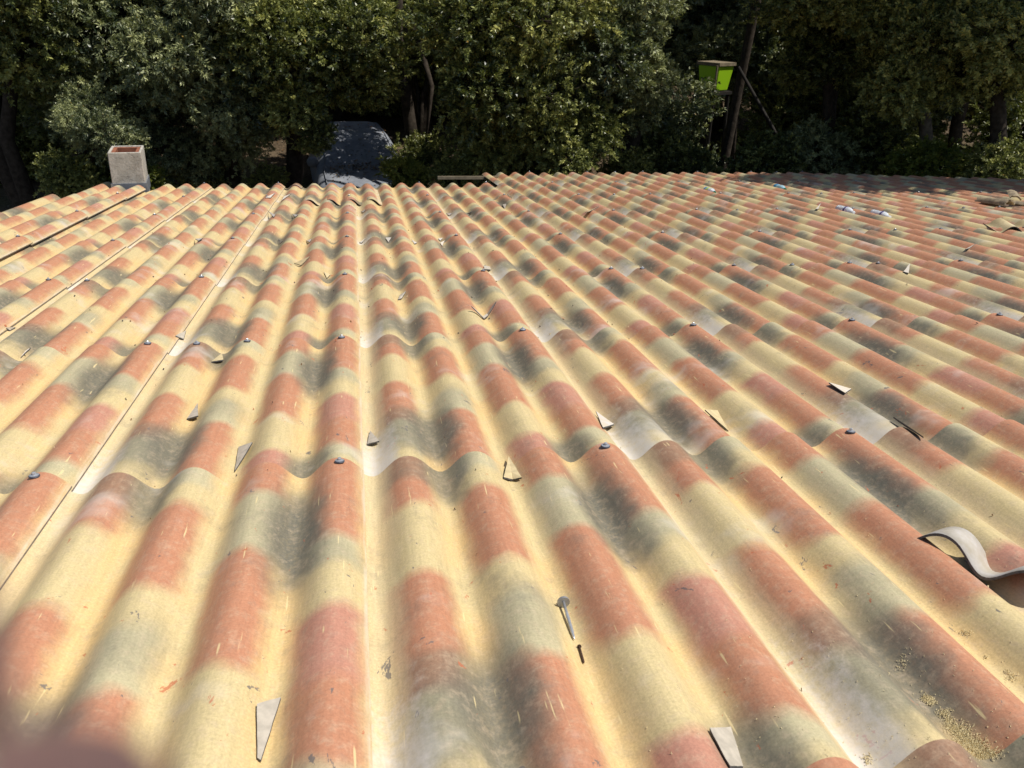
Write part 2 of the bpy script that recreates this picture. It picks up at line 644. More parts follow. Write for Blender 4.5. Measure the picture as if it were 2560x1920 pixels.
for col in range(-3, 13):
    cx = col * 4 * PITCH - 3 * PITCH        # crest 0 of this column
    if col == -3:
        cx += PITCH
    if col == -2:
        cx += 0.003
    for k, e in enumerate(EDGES):
        if k == 10 and col < 3:
            continue
        if col == 2 and k == 9:
            pass
        if col > 10 and k < 2:
            continue
        screws = [3]
        if col == 0 and k == 4:
            screws = [0, 1, 3]
        if col == 3 and k == 5:
            screws = [0, 3]
        if col == 5 and k == 5:
            screws = [0, 3]
        if col == -1 and k == 5:
            screws = [0, 3]
        if col >= 4 and (k + col) % 3 == 0:
            screws.append(1)
        jx, jy = random.uniform(-0.0012, 0.0012), random.uniform(-0.012, 0.010)
        rz = random.uniform(-0.0006, 0.0006)
        dz, tl = 0.0, 0.0
        me = FULL
        if col == -3:
            dz = 0.030
            if k >= 9:
                me = sheet_mesh('roof_sheet', 0.10, 0.596, 1.275, mitre=False)
            else:
                me = bpy.data.meshes.get('edge_sheet') or sheet_mesh('edge_sheet', -0.09, 0.596, 1.275)
            if k == 9:
                me = sheet_mesh('roof_sheet', 0.10, 0.596, 1.10, mitre=False, vfun=lambda x: 0.0 if x < 0.27 else 0.33)
                e -= 0.10
        if col == -2 and k == 9:
            me = sheet_mesh('roof_sheet', -0.232, 0.596, 1.275, mitre=False, vfun=lambda x: 0.42 if x < 0.06 else 0.0)
        if k == 2 and col >= 2:
            dz, tl = 0.008, 0.012
        if k == 2:
            screws = []
        if col == 3 and k == 10:
            me = sheet_mesh('roof_sheet', -0.045, 0.596, 1.275)
        if col >= 9 and k >= 9:
            # the eave runs back at an angle on the far right
            def cut(x, cx=cx, e=e):
                return max(0.0, e - (8.22 - 0.34 * max(0.0, cx + x - 5.6)))
            if cut(0.3) > 1.1:
                continue
            me = sheet_mesh('roof_sheet', -0.232, 0.596, 1.275, mitre=False, vfun=cut)
            screws = []
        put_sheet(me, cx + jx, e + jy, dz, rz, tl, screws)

# one more row end: the step of the eave
b = MB()
b.box((0, 0, 0), (0.74, 0.05, 0.035))
b.build('purlin', WOOD, HOUSE, matrix=M_ROOF @ Matrix.Translation((1.37, 8.02, -0.030)))
b = MB()
b.box((0, 0, 0), (0.07, 1.3, 0.14))
b.build('rafter', WOOD, HOUSE, matrix=M_ROOF @ Matrix.Translation((1.66, 7.45, -0.165)))


def chimney():
    cx, cy = -2.085, 6.92
    base = M_ROOF @ Vector((cx, cy, -0.12))
    w, d, h = 0.290, 0.40, 0.475
    t = 0.022
    b = MB()
    # outer shell with an open top
    o = [(-w / 2, -d / 2), (w / 2, -d / 2), (w / 2, d / 2), (-w / 2, d / 2)]
    i = [(-w / 2 + t, -d / 2 + t), (w / 2 - t, -d / 2 + t), (w / 2 - t, d / 2 - t), (-w / 2 + t, d / 2 - t)]
    vs = [(x, y, 0) for x, y in o] + [(x, y, h) for x, y in o] + [(x, y, h) for x, y in i] + [(x, y, h - 0.32) for x, y in i]
    fs = []
    for k in range(4):
        m = (k + 1) % 4
        fs += [(k, m, 4 + m, 4 + k), (4 + k, 4 + m, 8 + m, 8 + k), (8 + k, 8 + m, 12 + m, 12 + k)]
    fs.append((12, 13, 14, 15))
    b.add(vs, fs, 0)
    mat = Matrix.Translation(base) @ Matrix.Rotation(math.radians(8), 4, 'Z')
    ch = b.build('chimney', RENDER, HOUSE, matrix=mat)
    tag(ch, 'grey rendered chimney stub with an open terracotta flue')
    mod = ch.modifiers.new('bevel', 'BEVEL')
    mod.width = 0.006
    mod.segments = 2
    b = MB()
    t2 = 0.034
    o = i
    o = [(x * 0.995, y * 0.995) for x, y in o]
    i2 = [(-w / 2 + t + t2, -d / 2 + t + t2), (w / 2 - t - t2, -d / 2 + t + t2), (w / 2 - t - t2, d / 2 - t - t2), (-w / 2 + t + t2, d / 2 - t - t2)]
    vs = [(x, y, h - 0.30) for x, y in o] + [(x, y, h - 0.012) for x, y in o] + [(x, y, h - 0.012) for x, y in i2] + [(x, y, h - 0.30) for x, y in i2]
    fs = []
    for k in range(4):
        m = (k + 1) % 4
        fs += [(k, m, 4 + m, 4 + k), (4 + k, 4 + m, 8 + m, 8 + k), (8 + k, 8 + m, 12 + m, 12 + k)]
    b.add(vs, fs, 0)
    b.build('flue', CLAY, ch)
    b = MB()
    b.box((0, 0, h - 0.20), (w - 2 * t - 0.02, d - 2 * t - 0.02, 0.01))
    b.build('soot', SOOT, ch)
    # lead flashing dressed round the foot
    b = MB()
    for s, (x, y, sx, sy) in enumerate([(0, -d / 2 - 0.006, w + 0.024, 0.010), (w / 2 + 0.006, 0, 0.010, d), (-w / 2 - 0.006, 0, 0.010, d)]):
        b.box((x, y, 0.135), (sx, sy, 0.11))
    vs, fs = [], []
    n = 24
    for q in range(n + 1):
        x = -w / 2 - 0.02 + (w + 0.10) * q / n
        z = 0.045 + 0.5 * wave(x + cx)
        vs += [(x, -d / 2 - 0.012, 0.100), (x, -d / 2 - 0.07, z + 0.018), (x, -d / 2 - 0.075, z + 0.012)]
    for q in range(n):
        fs += [(3 * q, 3 * q + 1, 3 * q + 4, 3 * q + 3), (3 * q + 1, 3 * q + 2, 3 * q + 5, 3 * q + 4)]
    b.add(vs, fs)
    b.build('flashing', LEAD, ch)


chimney()

b = MB()
for (x0, y0, x1, y1) in [(-2.3, -3.2, 8.6, -3.0), (-2.3, 6.35, 1.7, 6.55), (1.5, 6.55, 1.7, 7.65), (1.7, 7.45, 6.0, 7.65), (-2.3, -3.0, -2.1, 6.35), (8.4, -3.0, 8.6, 6.6), (6.0, 7.0, 8.4, 7.2)]:
    z = ROOF_Z - math.tan(SLOPE) * max(y0, y1) - 0.16
    b.box(((x0 + x1) / 2, (y0 + y1) / 2, z / 2 - 0.15), (x1 - x0, y1 - y0, z + 0.3))
b.build('wall', WALLM, HOUSE)
# the slope behind the photographer
ROOF2 = Matrix.Translation((0, 0, 0))

# ------------------------------------------------------------------ oaks
LEAFPROF = [(0.0, 0.0), (0.45, 0.5), (1.0, 0.0), (0.45, -0.5)]


def crown_mesh(name, seed, mat, n_twigs=560, leaves=30, droop=0.25, leaf_l=0.092, leaf_w=0.036, flat=0.85, sticks=True):
    """a leafy bough of unit radius: twigs with leaves set round them"""
    rng = np.random.default_rng(seed)
    # lobed outline
    lob = rng.normal(size=(9, 3))
    lob /= np.linalg.norm(lob, axis=1, keepdims=True)
    d = rng.normal(size=(n_twigs, 3))
    d /= np.linalg.norm(d, axis=1, keepdims=True)
    bump = np.max(d @ lob.T, axis=1)
    rad = (0.50 + 0.62 * np.clip((bump - 0.62) / 0.38, 0, 1)) * (rng.uniform(0.12, 1.0, n_twigs) ** 0.42)
    pos = d * rad[:, None]
    pos[:, 2] *= flat
    axis = d * 0.75 + rng.normal(size=(n_twigs, 3)) * 0.55
    axis[:, 2] += 0.25 - droop
    axis /= np.linalg.norm(axis, axis=1, keepdims=True)
    tl = rng.uniform(0.16, 0.34, n_twigs)
    rad_out = rng.uniform(size=n_twigs) < 0.12
    pos[rad_out] *= rng.uniform(1.05, 1.3, (int(rad_out.sum()), 1))
    N = n_twigs * leaves
    tw = np.repeat(np.arange(n_twigs), leaves)
    t = rng.uniform(0, 1, N) ** 0.7
    A = axis[tw]
    base = pos[tw] + A * (t * tl[tw])[:, None] + rng.normal(size=(N, 3)) * 0.008
    rv = rng.normal(size=(N, 3))
    rv -= A * np.sum(rv * A, axis=1, keepdims=True)
    rv /= np.linalg.norm(rv, axis=1, keepdims=True)
    ang = rng.uniform(0.45, 1.25, N)[:, None]
    L = A * np.cos(ang) + rv * np.sin(ang)
    L[:, 2] += 0.10
    L /= np.linalg.norm(L, axis=1, keepdims=True)
    up = A * 0.6 + np.array([0, 0, 0.7]) + rng.normal(size=(N, 3)) * 0.45
    W = np.cross(L, up)
    W /= np.linalg.norm(W, axis=1, keepdims=True) + 1e-9
    Nn = np.cross(W, L)
    ll = leaf_l * rng.uniform(0.65, 1.25, N)[:, None]
    lw = leaf_w * rng.uniform(0.75, 1.25, N)[:, None]
    V = np.empty((N, 4, 3))
    V[:, 0] = base
    V[:, 1] = base + L * ll * 0.5 + W * lw * 0.5 + Nn * ll * 0.07
    V[:, 2] = base + L * ll
    V[:, 3] = base + L * ll * 0.5 - W * lw * 0.5 + Nn * ll * 0.07
    tone = np.clip(0.40 + 0.21 * rng.normal(size=n_twigs)[tw] + 0.13 * rng.normal(size=N) + 0.12 * (rad[tw] - 0.7), 0.02, 0.95)
    odd = rng.uniform(size=N) < 0.004
    tone[odd] = 1.0
    me = bpy.data.meshes.new(name)
    nv = N * 4
    sv, sf = [], []
    if sticks:
        b = MB()
        for q in range(0, n_twigs, 12):
            p0 = Vector((0, 0, -0.15)) + Vector(pos[q]) * 0.15
            p1 = Vector(pos[q])
            m = p0.lerp(p1, 0.55) + Vector(rng.normal(size=3) * 0.06)
            e = p1 + Vector(axis[q]) * float(tl[q])
            b.tube([p0, m, p1, e], [0.016, 0.010, 0.006, 0.003], 3, cap=False)
        sv, sf = b.v, b.f
    allv = np.concatenate([V.reshape(-1, 3), np.array([tuple(q) for q in sv]).reshape(-1, 3)])
    me.vertices.add(len(allv))
    me.vertices.foreach_set('co', allv.ravel())
    nl = nv + 4 * len(sf)
    idx = np.concatenate([np.arange(nv), np.array(sf, dtype=int).ravel() + nv]) if len(sf) else np.arange(nv)
    me.loops.add(nl)
    me.loops.foreach_set('vertex_index', idx.astype(np.int32))
    npoly = N + len(sf)
    me.polygons.add(npoly)
    me.polygons.foreach_set('loop_start', np.arange(0, npoly * 4, 4, dtype=np.int32))
    me.polygons.foreach_set('material_index', np.concatenate([np.zeros(N, np.int32), np.ones(len(sf), np.int32)]))
    me.materials.append(mat)
    me.materials.append(BARK)
    at = me.attributes.new('tone', 'FLOAT', 'POINT')
    at.data.foreach_set('value', np.concatenate([np.repeat(tone, 4), np.zeros(len(sv))]).astype(np.float32))
    me.update(calc_edges=True)
    return me


CR_DARK = [crown_mesh('crown', 11 + k, LEAF_DARK) for k in range(3)]
CR_GREY = [crown_mesh('crown', 31 + k, LEAF_GREY, droop=0.45, leaf_l=0.10, leaf_w=0.029) for k in range(2)]
CR_FRESH = [crown_mesh('crown', 51, LEAF_FRESH)]
CR_BUSH = [crown_mesh('crown', 61, LEAF_GREY, n_twigs=420, leaves=15, leaf_l=0.11, leaf_w=0.045)]
KINDS = {'dark': CR_DARK, 'grey': CR_GREY, 'fresh': CR_FRESH, 'bush': CR_BUSH}


LANES = [(place(1788, 192, 18.4), 0.95), (place(905, 395, 15.0), 0.36), (place(960, 430, 15.0), 0.22), (place(860, 440, 15.0), 0.2),
         (place(1640, 310, 18.0), 0.35), (place(2400, 300, 18.5), 0.5)]


OPEN = [(place(1787, 190, 18.4), 0.50), (place(1795, 280, 18.6), 0.25), (place(935, 365, 16.0), 0.28), (place(900, 435, 14.6), 0.36), (place(830, 440, 14.6), 0.30),
        (place(890, 320, 17.0), 0.12)]


def screens(q, r):
    """does a bough at q stand in front of something the photograph shows in the open"""
    for a, w in OPEN:
        d = (a - CAM).normalized()
        t = (q - CAM).dot(d)
        if 2 < t < (a - CAM).length + 0.2 and (q - CAM - d * t).length < w + r * 0.95:
            return True
    return False


def thin_out(spots):
    # openings in the canopy where the photograph shows sunlight reaching the ground
    spots = [(q, r) for q, r in spots if not screens(q, r)]
    return [(q, r) for q, r in spots if all((q - a - SUN * max(0.0, (q - a).dot(SUN))).length > w + r * 1.02 or (q - a).dot(SUN) < 0.8 for a, w in LANES)]


def crowns(parent, spots, kind, rng, inv):
    for (q, r) in spots:
        o = bpy.data.objects.new('crown', rng.choice(KINDS[kind]))
        COL.objects.link(o)
        o.parent = parent
        o.matrix_basis = Matrix.Translation(inv @ q) @ Matrix.Rotation(rng.uniform(0, 6.28), 4, 'Z') \
            @ Matrix.Rotation(rng.uniform(-0.35, 0.35), 4, 'X') @ Matrix.Diagonal((r, r, r * rng.uniform(0.8, 1.05), 1))


def oak(base, spots, label, kind='dark', bark=None, r0=0.16, lean=(0, 0), seed=1, group=None, stems=1, name='oak_tree', cat='tree', limbs=9):
    rng = random.Random(seed)
    spots = thin_out(spots)
    base = Vector((base[0], base[1], ground_z(base[0], base[1])))
    root = empty(name, base, label, cat, group)
    inv = Matrix.Translation(-base)
    cen = sum((q for q, r in spots), Vector()) / len(spots)
    b = MB()
    for s in range(stems):
        foot = Vector((rng.uniform(-0.25, 0.25) * (s > 0), rng.uniform(-0.2, 0.2) * (s > 0), -0.15))
        low = min((inv @ q).z for q, r in spots)
        fork = Vector((lean[0], lean[1], max(0.9, low * 0.75))) + foot * 1.6 + Vector((rng.uniform(-0.3, 0.3), 0, 0)) * s
        top = (inv @ cen) + Vector((rng.uniform(-0.6, 0.6), rng.uniform(-0.3, 0.3), 1.2))
        r = r0 * (1.0 if s == 0 else 0.7)
        m1 = foot.lerp(fork, 0.5) + Vector((rng.uniform(-0.09, 0.09), rng.uniform(-0.06, 0.06), 0))
        m2 = fork.lerp(top, 0.5) + Vector((rng.uniform(-0.25, 0.25), rng.uniform(-0.2, 0.2), 0))
        b.tube([foot - Vector((0, 0, 0.1)), foot + Vector((0, 0, 0.25)), m1, fork, m2, top], [r * 1.7, r * 1.15, r, r * 0.85, r * 0.55, r * 0.12], 9)
        pick = spots[s::stems]
        rng.shuffle(pick)
        for q, rr in pick[:limbs]:
            e = inv @ q
            st = fork.lerp(top, rng.uniform(0.0, 0.55))
            mm = st.lerp(e, 0.5) + Vector((rng.uniform(-0.25, 0.25), rng.uniform(-0.25, 0.25), rng.uniform(-0.05, 0.3)))
            b.tube([st, mm, e], [r * 0.42, r * 0.26, r * 0.07], 6)
    b.build('trunk', bark or BARK, root, smooth=True)
    crowns(root, spots, kind, rng, inv)
    return root


def canopy(px, py, hx, hy, d, n, r, rng, depth=0.9, up=5, up_r=1.15, up_h=4.2):
    """bough centres that fill the seen face of a crown, then go on upward out of sight"""
    out = []
    tries = 0
    while len(out) < n and tries < 400:
        tries += 1
        a, k = rng.uniform(0, 2 * PI), math.sqrt(rng.uniform(0, 1))
        q = place(px + hx * k * math.cos(a), py + hy * k * math.sin(a), d + rng.uniform(-depth, depth))
        if all((q - o).length > 0.55 * (r + ro) * 0.9 for o, ro in out):
            out.append((q, r * rng.uniform(0.8, 1.15)))
    c = place(px, 0, d + 0.7)
    w = hx * d / F_PX
    for k in range(up):
        out.append((c + Vector((rng.uniform(-w, w), rng.uniform(-0.8, 1.6), 0.5 + (up_h - 0.5) * (k + 0.5) / up)), up_r * rng.uniform(0.9, 1.15)))
    return out


R_ = random.Random(5)
G1 = 'holm oaks along the far side of the house'
FRONT = [
    # px  py  hx  hy   d    n   r   trunk px, d, lean, kind, label
    (20, 60, 90, 110, 14.0, 5, 0.70, 95, 14.4, (-0.5, 0), 'dark', 'leaning dark oak at the left edge, ahead of the chimney', 0.17),
    (300, 120, 150, 170, 14.2, 11, 0.75, 215, 14.8, (-0.2, 0), 'grey', 'drooping grey green oak right behind the chimney', 0.15),
    (520, 110, 120, 150, 13.4, 9, 0.72, 560, 14.3, (0.1, 0), 'grey', 'sunlit oak with yellowing leaves between chimney and covered car', 0.15),
    (790, 80, 170, 110, 13.3, 11, 0.72, 690, 14.6, (0.3, 0), 'dark', 'broad oak overhanging the covered car', 0.17),
    (1070, 190, 90, 190, 14.8, 10, 0.68, 1060, 15.2, (-0.1, 0), 'dark', 'shaded oak just right of the covered car', 0.15),
    (1290, 150, 170, 210, 13.2, 14, 0.74, 1330, 14.2, (0.15, 0), 'dark', 'bushy oak behind the step in the eave', 0.16),
    (1590, 100, 150, 130, 14.0, 10, 0.72, 1530, 14.9, (0.25, 0), 'grey', 'oak crown left of the lime green box', 0.16),
    (1800, 40, 90, 70, 17.5, 5, 0.75, 1800, 18.0, (0.35, 0), 'dark', 'oak whose boughs hang over the lime green box', 0.09),
    (2060, 70, 140, 110, 16.0, 8, 0.75, 2010, 16.6, (0.3, 0), 'dark', 'thin stemmed oak right of the lime green box', 0.12),
    (2290, 110, 110, 110, 15.4, 8, 0.72, 2180, 15.8, (0.9, 0), 'dark', 'oak with a slanting pale trunk above the shaded end of the roof', 0.13),
    (2520, 60, 90, 90, 15.0, 6, 0.75, 2420, 15.0, (0.35, 0), 'dark', 'forked oak with a thick trunk in the right corner', 0.14),
]
EXTRA = {1: [(255, 330, 11.9, 0.36), (195, 312, 12.1, 0.30), (305, 352, 12.4, 0.30), (225, 270, 12.6, 0.34), (400, 360, 13.5, 0.5), (470, 380, 13.8, 0.45)],
         2: [(560, 260, 13.0, 0.5), (650, 290, 13.2, 0.45), (600, 350, 13.8, 0.42), (520, 390, 14.0, 0.4)],
         3: [(740, 265, 12.9, 0.5), (800, 330, 12.7, 0.28), (700, 240, 13.0, 0.55), (930, 205, 13.4, 0.5), (775, 365, 12.9, 0.2), (860, 290, 12.8, 0.26)],
         4: [(1000, 120, 14.0, 0.55), (1030, 220, 14.2, 0.5), (1000, 40, 14.0, 0.6), (1065, 290, 14.5, 0.45), (985, 190, 13.9, 0.4), (1060, 400, 14.6, 0.5), (1110, 330, 14.6, 0.6), (1010, 330, 15.0, 0.5)],
         5: [(1430, 400, 12.8, 0.45), (1350, 330, 13.0, 0.6), (1240, 400, 13.4, 0.55), (1470, 330, 13.1, 0.5), (1320, 425, 13.4, 0.4)],
         6: [(1610, 190, 13.8, 0.5), (1640, 260, 14.2, 0.5), (1560, 280, 14.6, 0.5)]}
for i, (px, py, hx, hy, d, n, r, tpx, td, lean, kind, lab, r0) in enumerate(FRONT):
    spots = canopy(px, py, hx, hy, d, n, r, R_)
    for (ax, ay, ad, ar) in EXTRA.get(i, []):
        spots.append((place(ax, ay, ad), ar))
    g = place(tpx, 440, td)
    oak((g.x, g.y), spots, lab, kind, BARK_PALE if i == 9 else None, r0, lean, 100 + i, G1, stems=2 if i in (0, 6, 8) else 1)

# the tall oak beside the house on the right: its crown is out of the picture, its shade falls on the roof
spots = []
for k in range(24):
    spots.append((M_ROOF @ Vector((R_.uniform(7.9, 11.4), R_.uniform(4.6, 9.5), R_.uniform(3.1, 6.0))), R_.uniform(0.65, 0.95)))
oak((10.6, 7.6), spots, 'tall oak beside the right end of the roof, shading it', 'dark', None, 0.22, (0, 0), 77, G1)

# second row and the wood behind
G2 = 'oaks of the wood behind'
ROW2 = ['second row oak beyond the left edge', 'second row oak seen between the leaning trunks at the left', 'second row oak straight behind the chimney',
        'second row oak behind the gap between chimney and covered car', 'second row oak behind the covered car', 'second row oak behind the shaded oak at the eave step',
        'second row oak behind the bushy oak at the eave step', 'second row oak left of the lime green box', 'second row oak right behind the lime green box',
        'second row oak just right of the lime green box', 'second row oak left of the slanting pale trunk', 'second row oak behind the forked oak', 'second row oak beyond the right edge']
ROW3 = ['far oak in the dark wood, beyond the left edge', 'far oak in the dark wood behind the leaning trunks', 'far oak in the dark wood left of the chimney top', 'far oak in the dark wood right of the chimney top',
        'far oak in the dark wood left of the covered car', 'far oak in the dark wood right behind the covered car', 'far oak in the dark wood over the batten at the eave step',
        'far oak in the dark wood over the bushy oak', 'far oak in the dark wood left of the lime green box', 'far oak in the dark wood over the lime green box',
        'far oak in the dark wood over the leaning pole', 'far oak in the dark wood over the slanting pale trunk', 'far oak in the dark wood behind the forked oak', 'far oak in the dark wood, beyond the right edge']
for k in range(13):
    px = -150 + 235 * k + R_.uniform(-50, 50)
    d = R_.uniform(20, 23)
    if px < 1500:
        spots = canopy(px, 50, 190, 180, d, 8, 1.1, R_, 1.2, 6, 1.5, 5.0)
    elif 1650 < px < 1900:
        spots = canopy(px, -20, 190, 70, d, 6, 1.0, R_, 1.2, 6, 1.5, 5.0)
    else:
        spots = canopy(px, 90, 190, 190, d, 9, 1.0, R_, 1.2, 6, 1.5, 5.0)
    g = place(px + R_.uniform(-60, 60), 400, d + 0.5)
    oak((g.x, g.y), spots, ROW2[k], R_.choice(['dark', 'dark', 'grey']), None, 0.15,
        (R_.uniform(-0.4, 0.4), 0), 200 + k, G2, limbs=5, stems=R_.choice([1, 1, 2]))
for k in range(14):
    px = -200 + 225 * k + R_.uniform(-60, 60)
    d = R_.uniform(29, 36)
    spots = canopy(px, 150, 190, 150, d, 11, 1.6, R_, 2.0, 6, 2.1, 7.5)
    g = place(px, 300, d + 0.5)
    oak((g.x, g.y), spots, ROW3[k], 'dark', None, 0.2, (0, 0), 300 + k, 'farthest oaks of the wood', limbs=3)

# ------------------------------------------------------------------ undergrowth
SHRUBS = [
    (150, 425, 12.6, 0.34, 'dark', 'low leafy shrub on the ground left of the chimney'),
    (345, 440, 13.0, 0.30, 'fresh', 'small bright shrub just right of the chimney'),
    (480, 430, 14.2, 0.42, 'dark', 'dark shrub between the chimney and the covered car'),
    (40, 320, 18.5, 0.9, 'dark', 'dark shrub behind the leaning oaks at the left edge'),
    (165, 300, 18.0, 0.9, 'dark', 'dark shrub behind the drooping oak and the chimney'),
    (285, 385, 16.5, 0.6, 'dark', 'dark shrub directly behind the chimney'),
    (668, 452, 14.0, 0.30, 'dark', 'low dark shrub just left of the covered car'),
    (1012, 425, 13.8, 0.36, 'fresh', 'bright shrub at the right side of the covered car'),
    (1130, 440, 13.6, 0.36, 'dark', 'dark shrub beyond the batten at the eave step'),
    (1690, 262, 17.6, 0.75, 'bush', 'broad leaved bramble below the lime green box'),
    (1640, 360, 17.0, 0.60, 'dark', 'dark shrub below the bramble'),
    (1730, 420, 15.0, 0.55, 'dark', 'shrub in the shade right below the lime green box'),
    (1560, 425, 14.2, 0.45, 'dark', 'shrub at the foot of the oak left of the lime green box'),
    (1900, 405, 15.6, 0.60, 'dark', 'shrub in deep shade behind the far bottles'),
    (2050, 385, 16.2, 0.70, 'grey', 'shrub at the foot of the thin stemmed oak'),
    (2200, 350, 16.8, 0.70, 'dark', 'shrub left of the slanting pale trunk'),
    (2330, 405, 15.2, 0.55, 'fresh', 'lighter shrub between the slanting trunk and the forked oak'),
    (2490, 420, 14.6, 0.50, 'dark', 'shrub in front of the forked oak'),
    (2560, 330, 16.8, 0.80, 'dark', 'shrub at the right edge behind the forked oak'),
    (2290, 270, 21.0, 0.80, 'dark', 'far shrub seen between the two right hand trunks'),
    (1960, 290, 20.5, 0.80, 'dark', 'far shrub right of the lime green box'),
    (2110, 285, 20.0, 0.90, 'dark', 'far shrub behind the thin stemmed oak'),
]
for k, (px, py, d, r, kind, lab) in enumerate(SHRUBS):
    rng = random.Random(900 + k)
    q = place(px, py, d)
    gz = ground_z(q.x, q.y)
    z = max(q.z, gz + 0.5 * r)
    base = Vector((q.x, q.y, gz))
    root = empty('shrub', base, lab, 'shrub', 'shrubs under the oaks')
    inv = Matrix.Translation(-base)
    sp = [(Vector((q.x, q.y, z)), r)]
    hz = z
    while hz - gz > 0.9 * r:
        hz -= 0.7 * r
        sp.append((Vector((q.x + rng.uniform(-0.4, 0.4) * r, q.y + rng.uniform(-0.2, 0.5) * r, max(hz, gz + 0.3 * r))), r * rng.uniform(0.85, 1.05)))
    sp.append((Vector((q.x + rng.choice((-1, 1)) * r * 0.9, q.y + 0.3 * r, gz + 0.4 * r)), r * 0.8))
    b = MB()
    for j in range(5):
        e = inv @ rng.choice(sp)[0] + Vector((rng.uniform(-0.3, 0.3), rng.uniform(-0.3, 0.3), 0.1)) * r
        b.tube([(rng.uniform(-0.1, 0.1), rng.uniform(-0.1, 0.1), -0.1), e * 0.5 + Vector((rng.uniform(-0.1, 0.1), 0, 0)), e], [0.02, 0.014, 0.006], 5)
    b.build('stem', BARK, root)
    for (c, rr) in sp:
        o = bpy.data.objects.new('crown', rng.choice(KINDS[kind]))
        COL.objects.link(o)
        o.parent = root
        o.matrix_basis = Matrix.Translation(inv @ c) @ Matrix.Rotation(rng.uniform(0, 6.28), 4, 'Z') @ Matrix.Diagonal((rr, rr, rr * 0.9, 1))

# dead leaves and twigs lying on the ground under the oaks
rng = np.random.default_rng(4)
b_v, b_f, b_m = [], [], []
for k in range(9000):
    x, y = rng.uniform(-9, 17), 9.0 + 14 * rng.uniform() ** 1.4
    z = ground_z(x, y) + 0.012
    a, l, w = rng.uniform(0, 6.28), rng.uniform(0.03, 0.075), rng.uniform(0.012, 0.03)
    ca, sa = math.cos(a), math.sin(a)
    i = len(b_v)
    b_v += [(x, y, z), (x + ca * l / 2 - sa * w, y + sa * l / 2 + ca * w, z + rng.uniform(0, 0.02)), (x + ca * l, y + sa * l, z + rng.uniform(0, 0.02)),
            (x + ca * l / 2 + sa * w, y + sa * l / 2 - ca * w, z + rng.uniform(0, 0.02))]
    b_f.append((i, i + 1, i + 2, i + 3))
    b_m.append(int(rng.integers(0, 3)))
DEAD = [plain('dead leaf brown', (0.17, 0.095, 0.045), 0.8, 0.2), plain('dead leaf tan', (0.27, 0.19, 0.11), 0.8, 0.2), plain('dead leaf grey', (0.20, 0.17, 0.14), 0.8, 0.2)]
o = mesh_obj('fallen_leaves', b_v, b_f, DEAD, None, b_m)
tag(o, 'dry fallen oak leaves covering the ground under the trees', 'leaf litter', kind='stuff')

STONES = [(606, 350, 14.6, (0.50, 0.30, 0.36), 'pale squared stone block under the oaks right of the chimney'),
          (70, 415, 12.6, (0.62, 0.5, 0.22), 'flat pale stone at the foot of the leaning oaks'),
          (25, 372, 14.2, (0.5, 0.4, 0.2), 'flat pale stone at the left edge, beyond the leaning oaks')]
for k, (px, py, d, s3, lab) in enumerate(STONES):
    q = place(px, py, d)
    b = MB()
    b.box((0, 0, s3[2] / 2 - 0.05), s3, 0.3 * k, taper=0.86)
    o = b.build('stone', STONE, matrix=Matrix.Translation((q.x, q.y, ground_z(q.x, q.y))))
    m = o.modifiers.new('bevel', 'BEVEL')
    m.width = 0.05
    m.segments = 3
    tag(o, lab, 'stone')

# ------------------------------------------------------------------ car under a cover
COVER = NG('grey blue car cover')
_p = COVER.coords()
_n = COVER.noise(_p, 5.0, 4, 0.6)
COVER.set(color=COVER.mix(COVER.step(_n, 0.35, 0.7), (0.17, 0.185, 0.215), (0.26, 0.275, 0.305)), rough=0.55, spec=0.4)
COVER.bump(COVER.noise(_p, 14.0, 3), 0.25, 0.02)
TYRE = plain('tyre', (0.02, 0.02, 0.02), 0.8, 0.3)
RIM = plain('wheel rim', (0.35, 0.36, 0.38), 0.4, 0.5, 0.7)


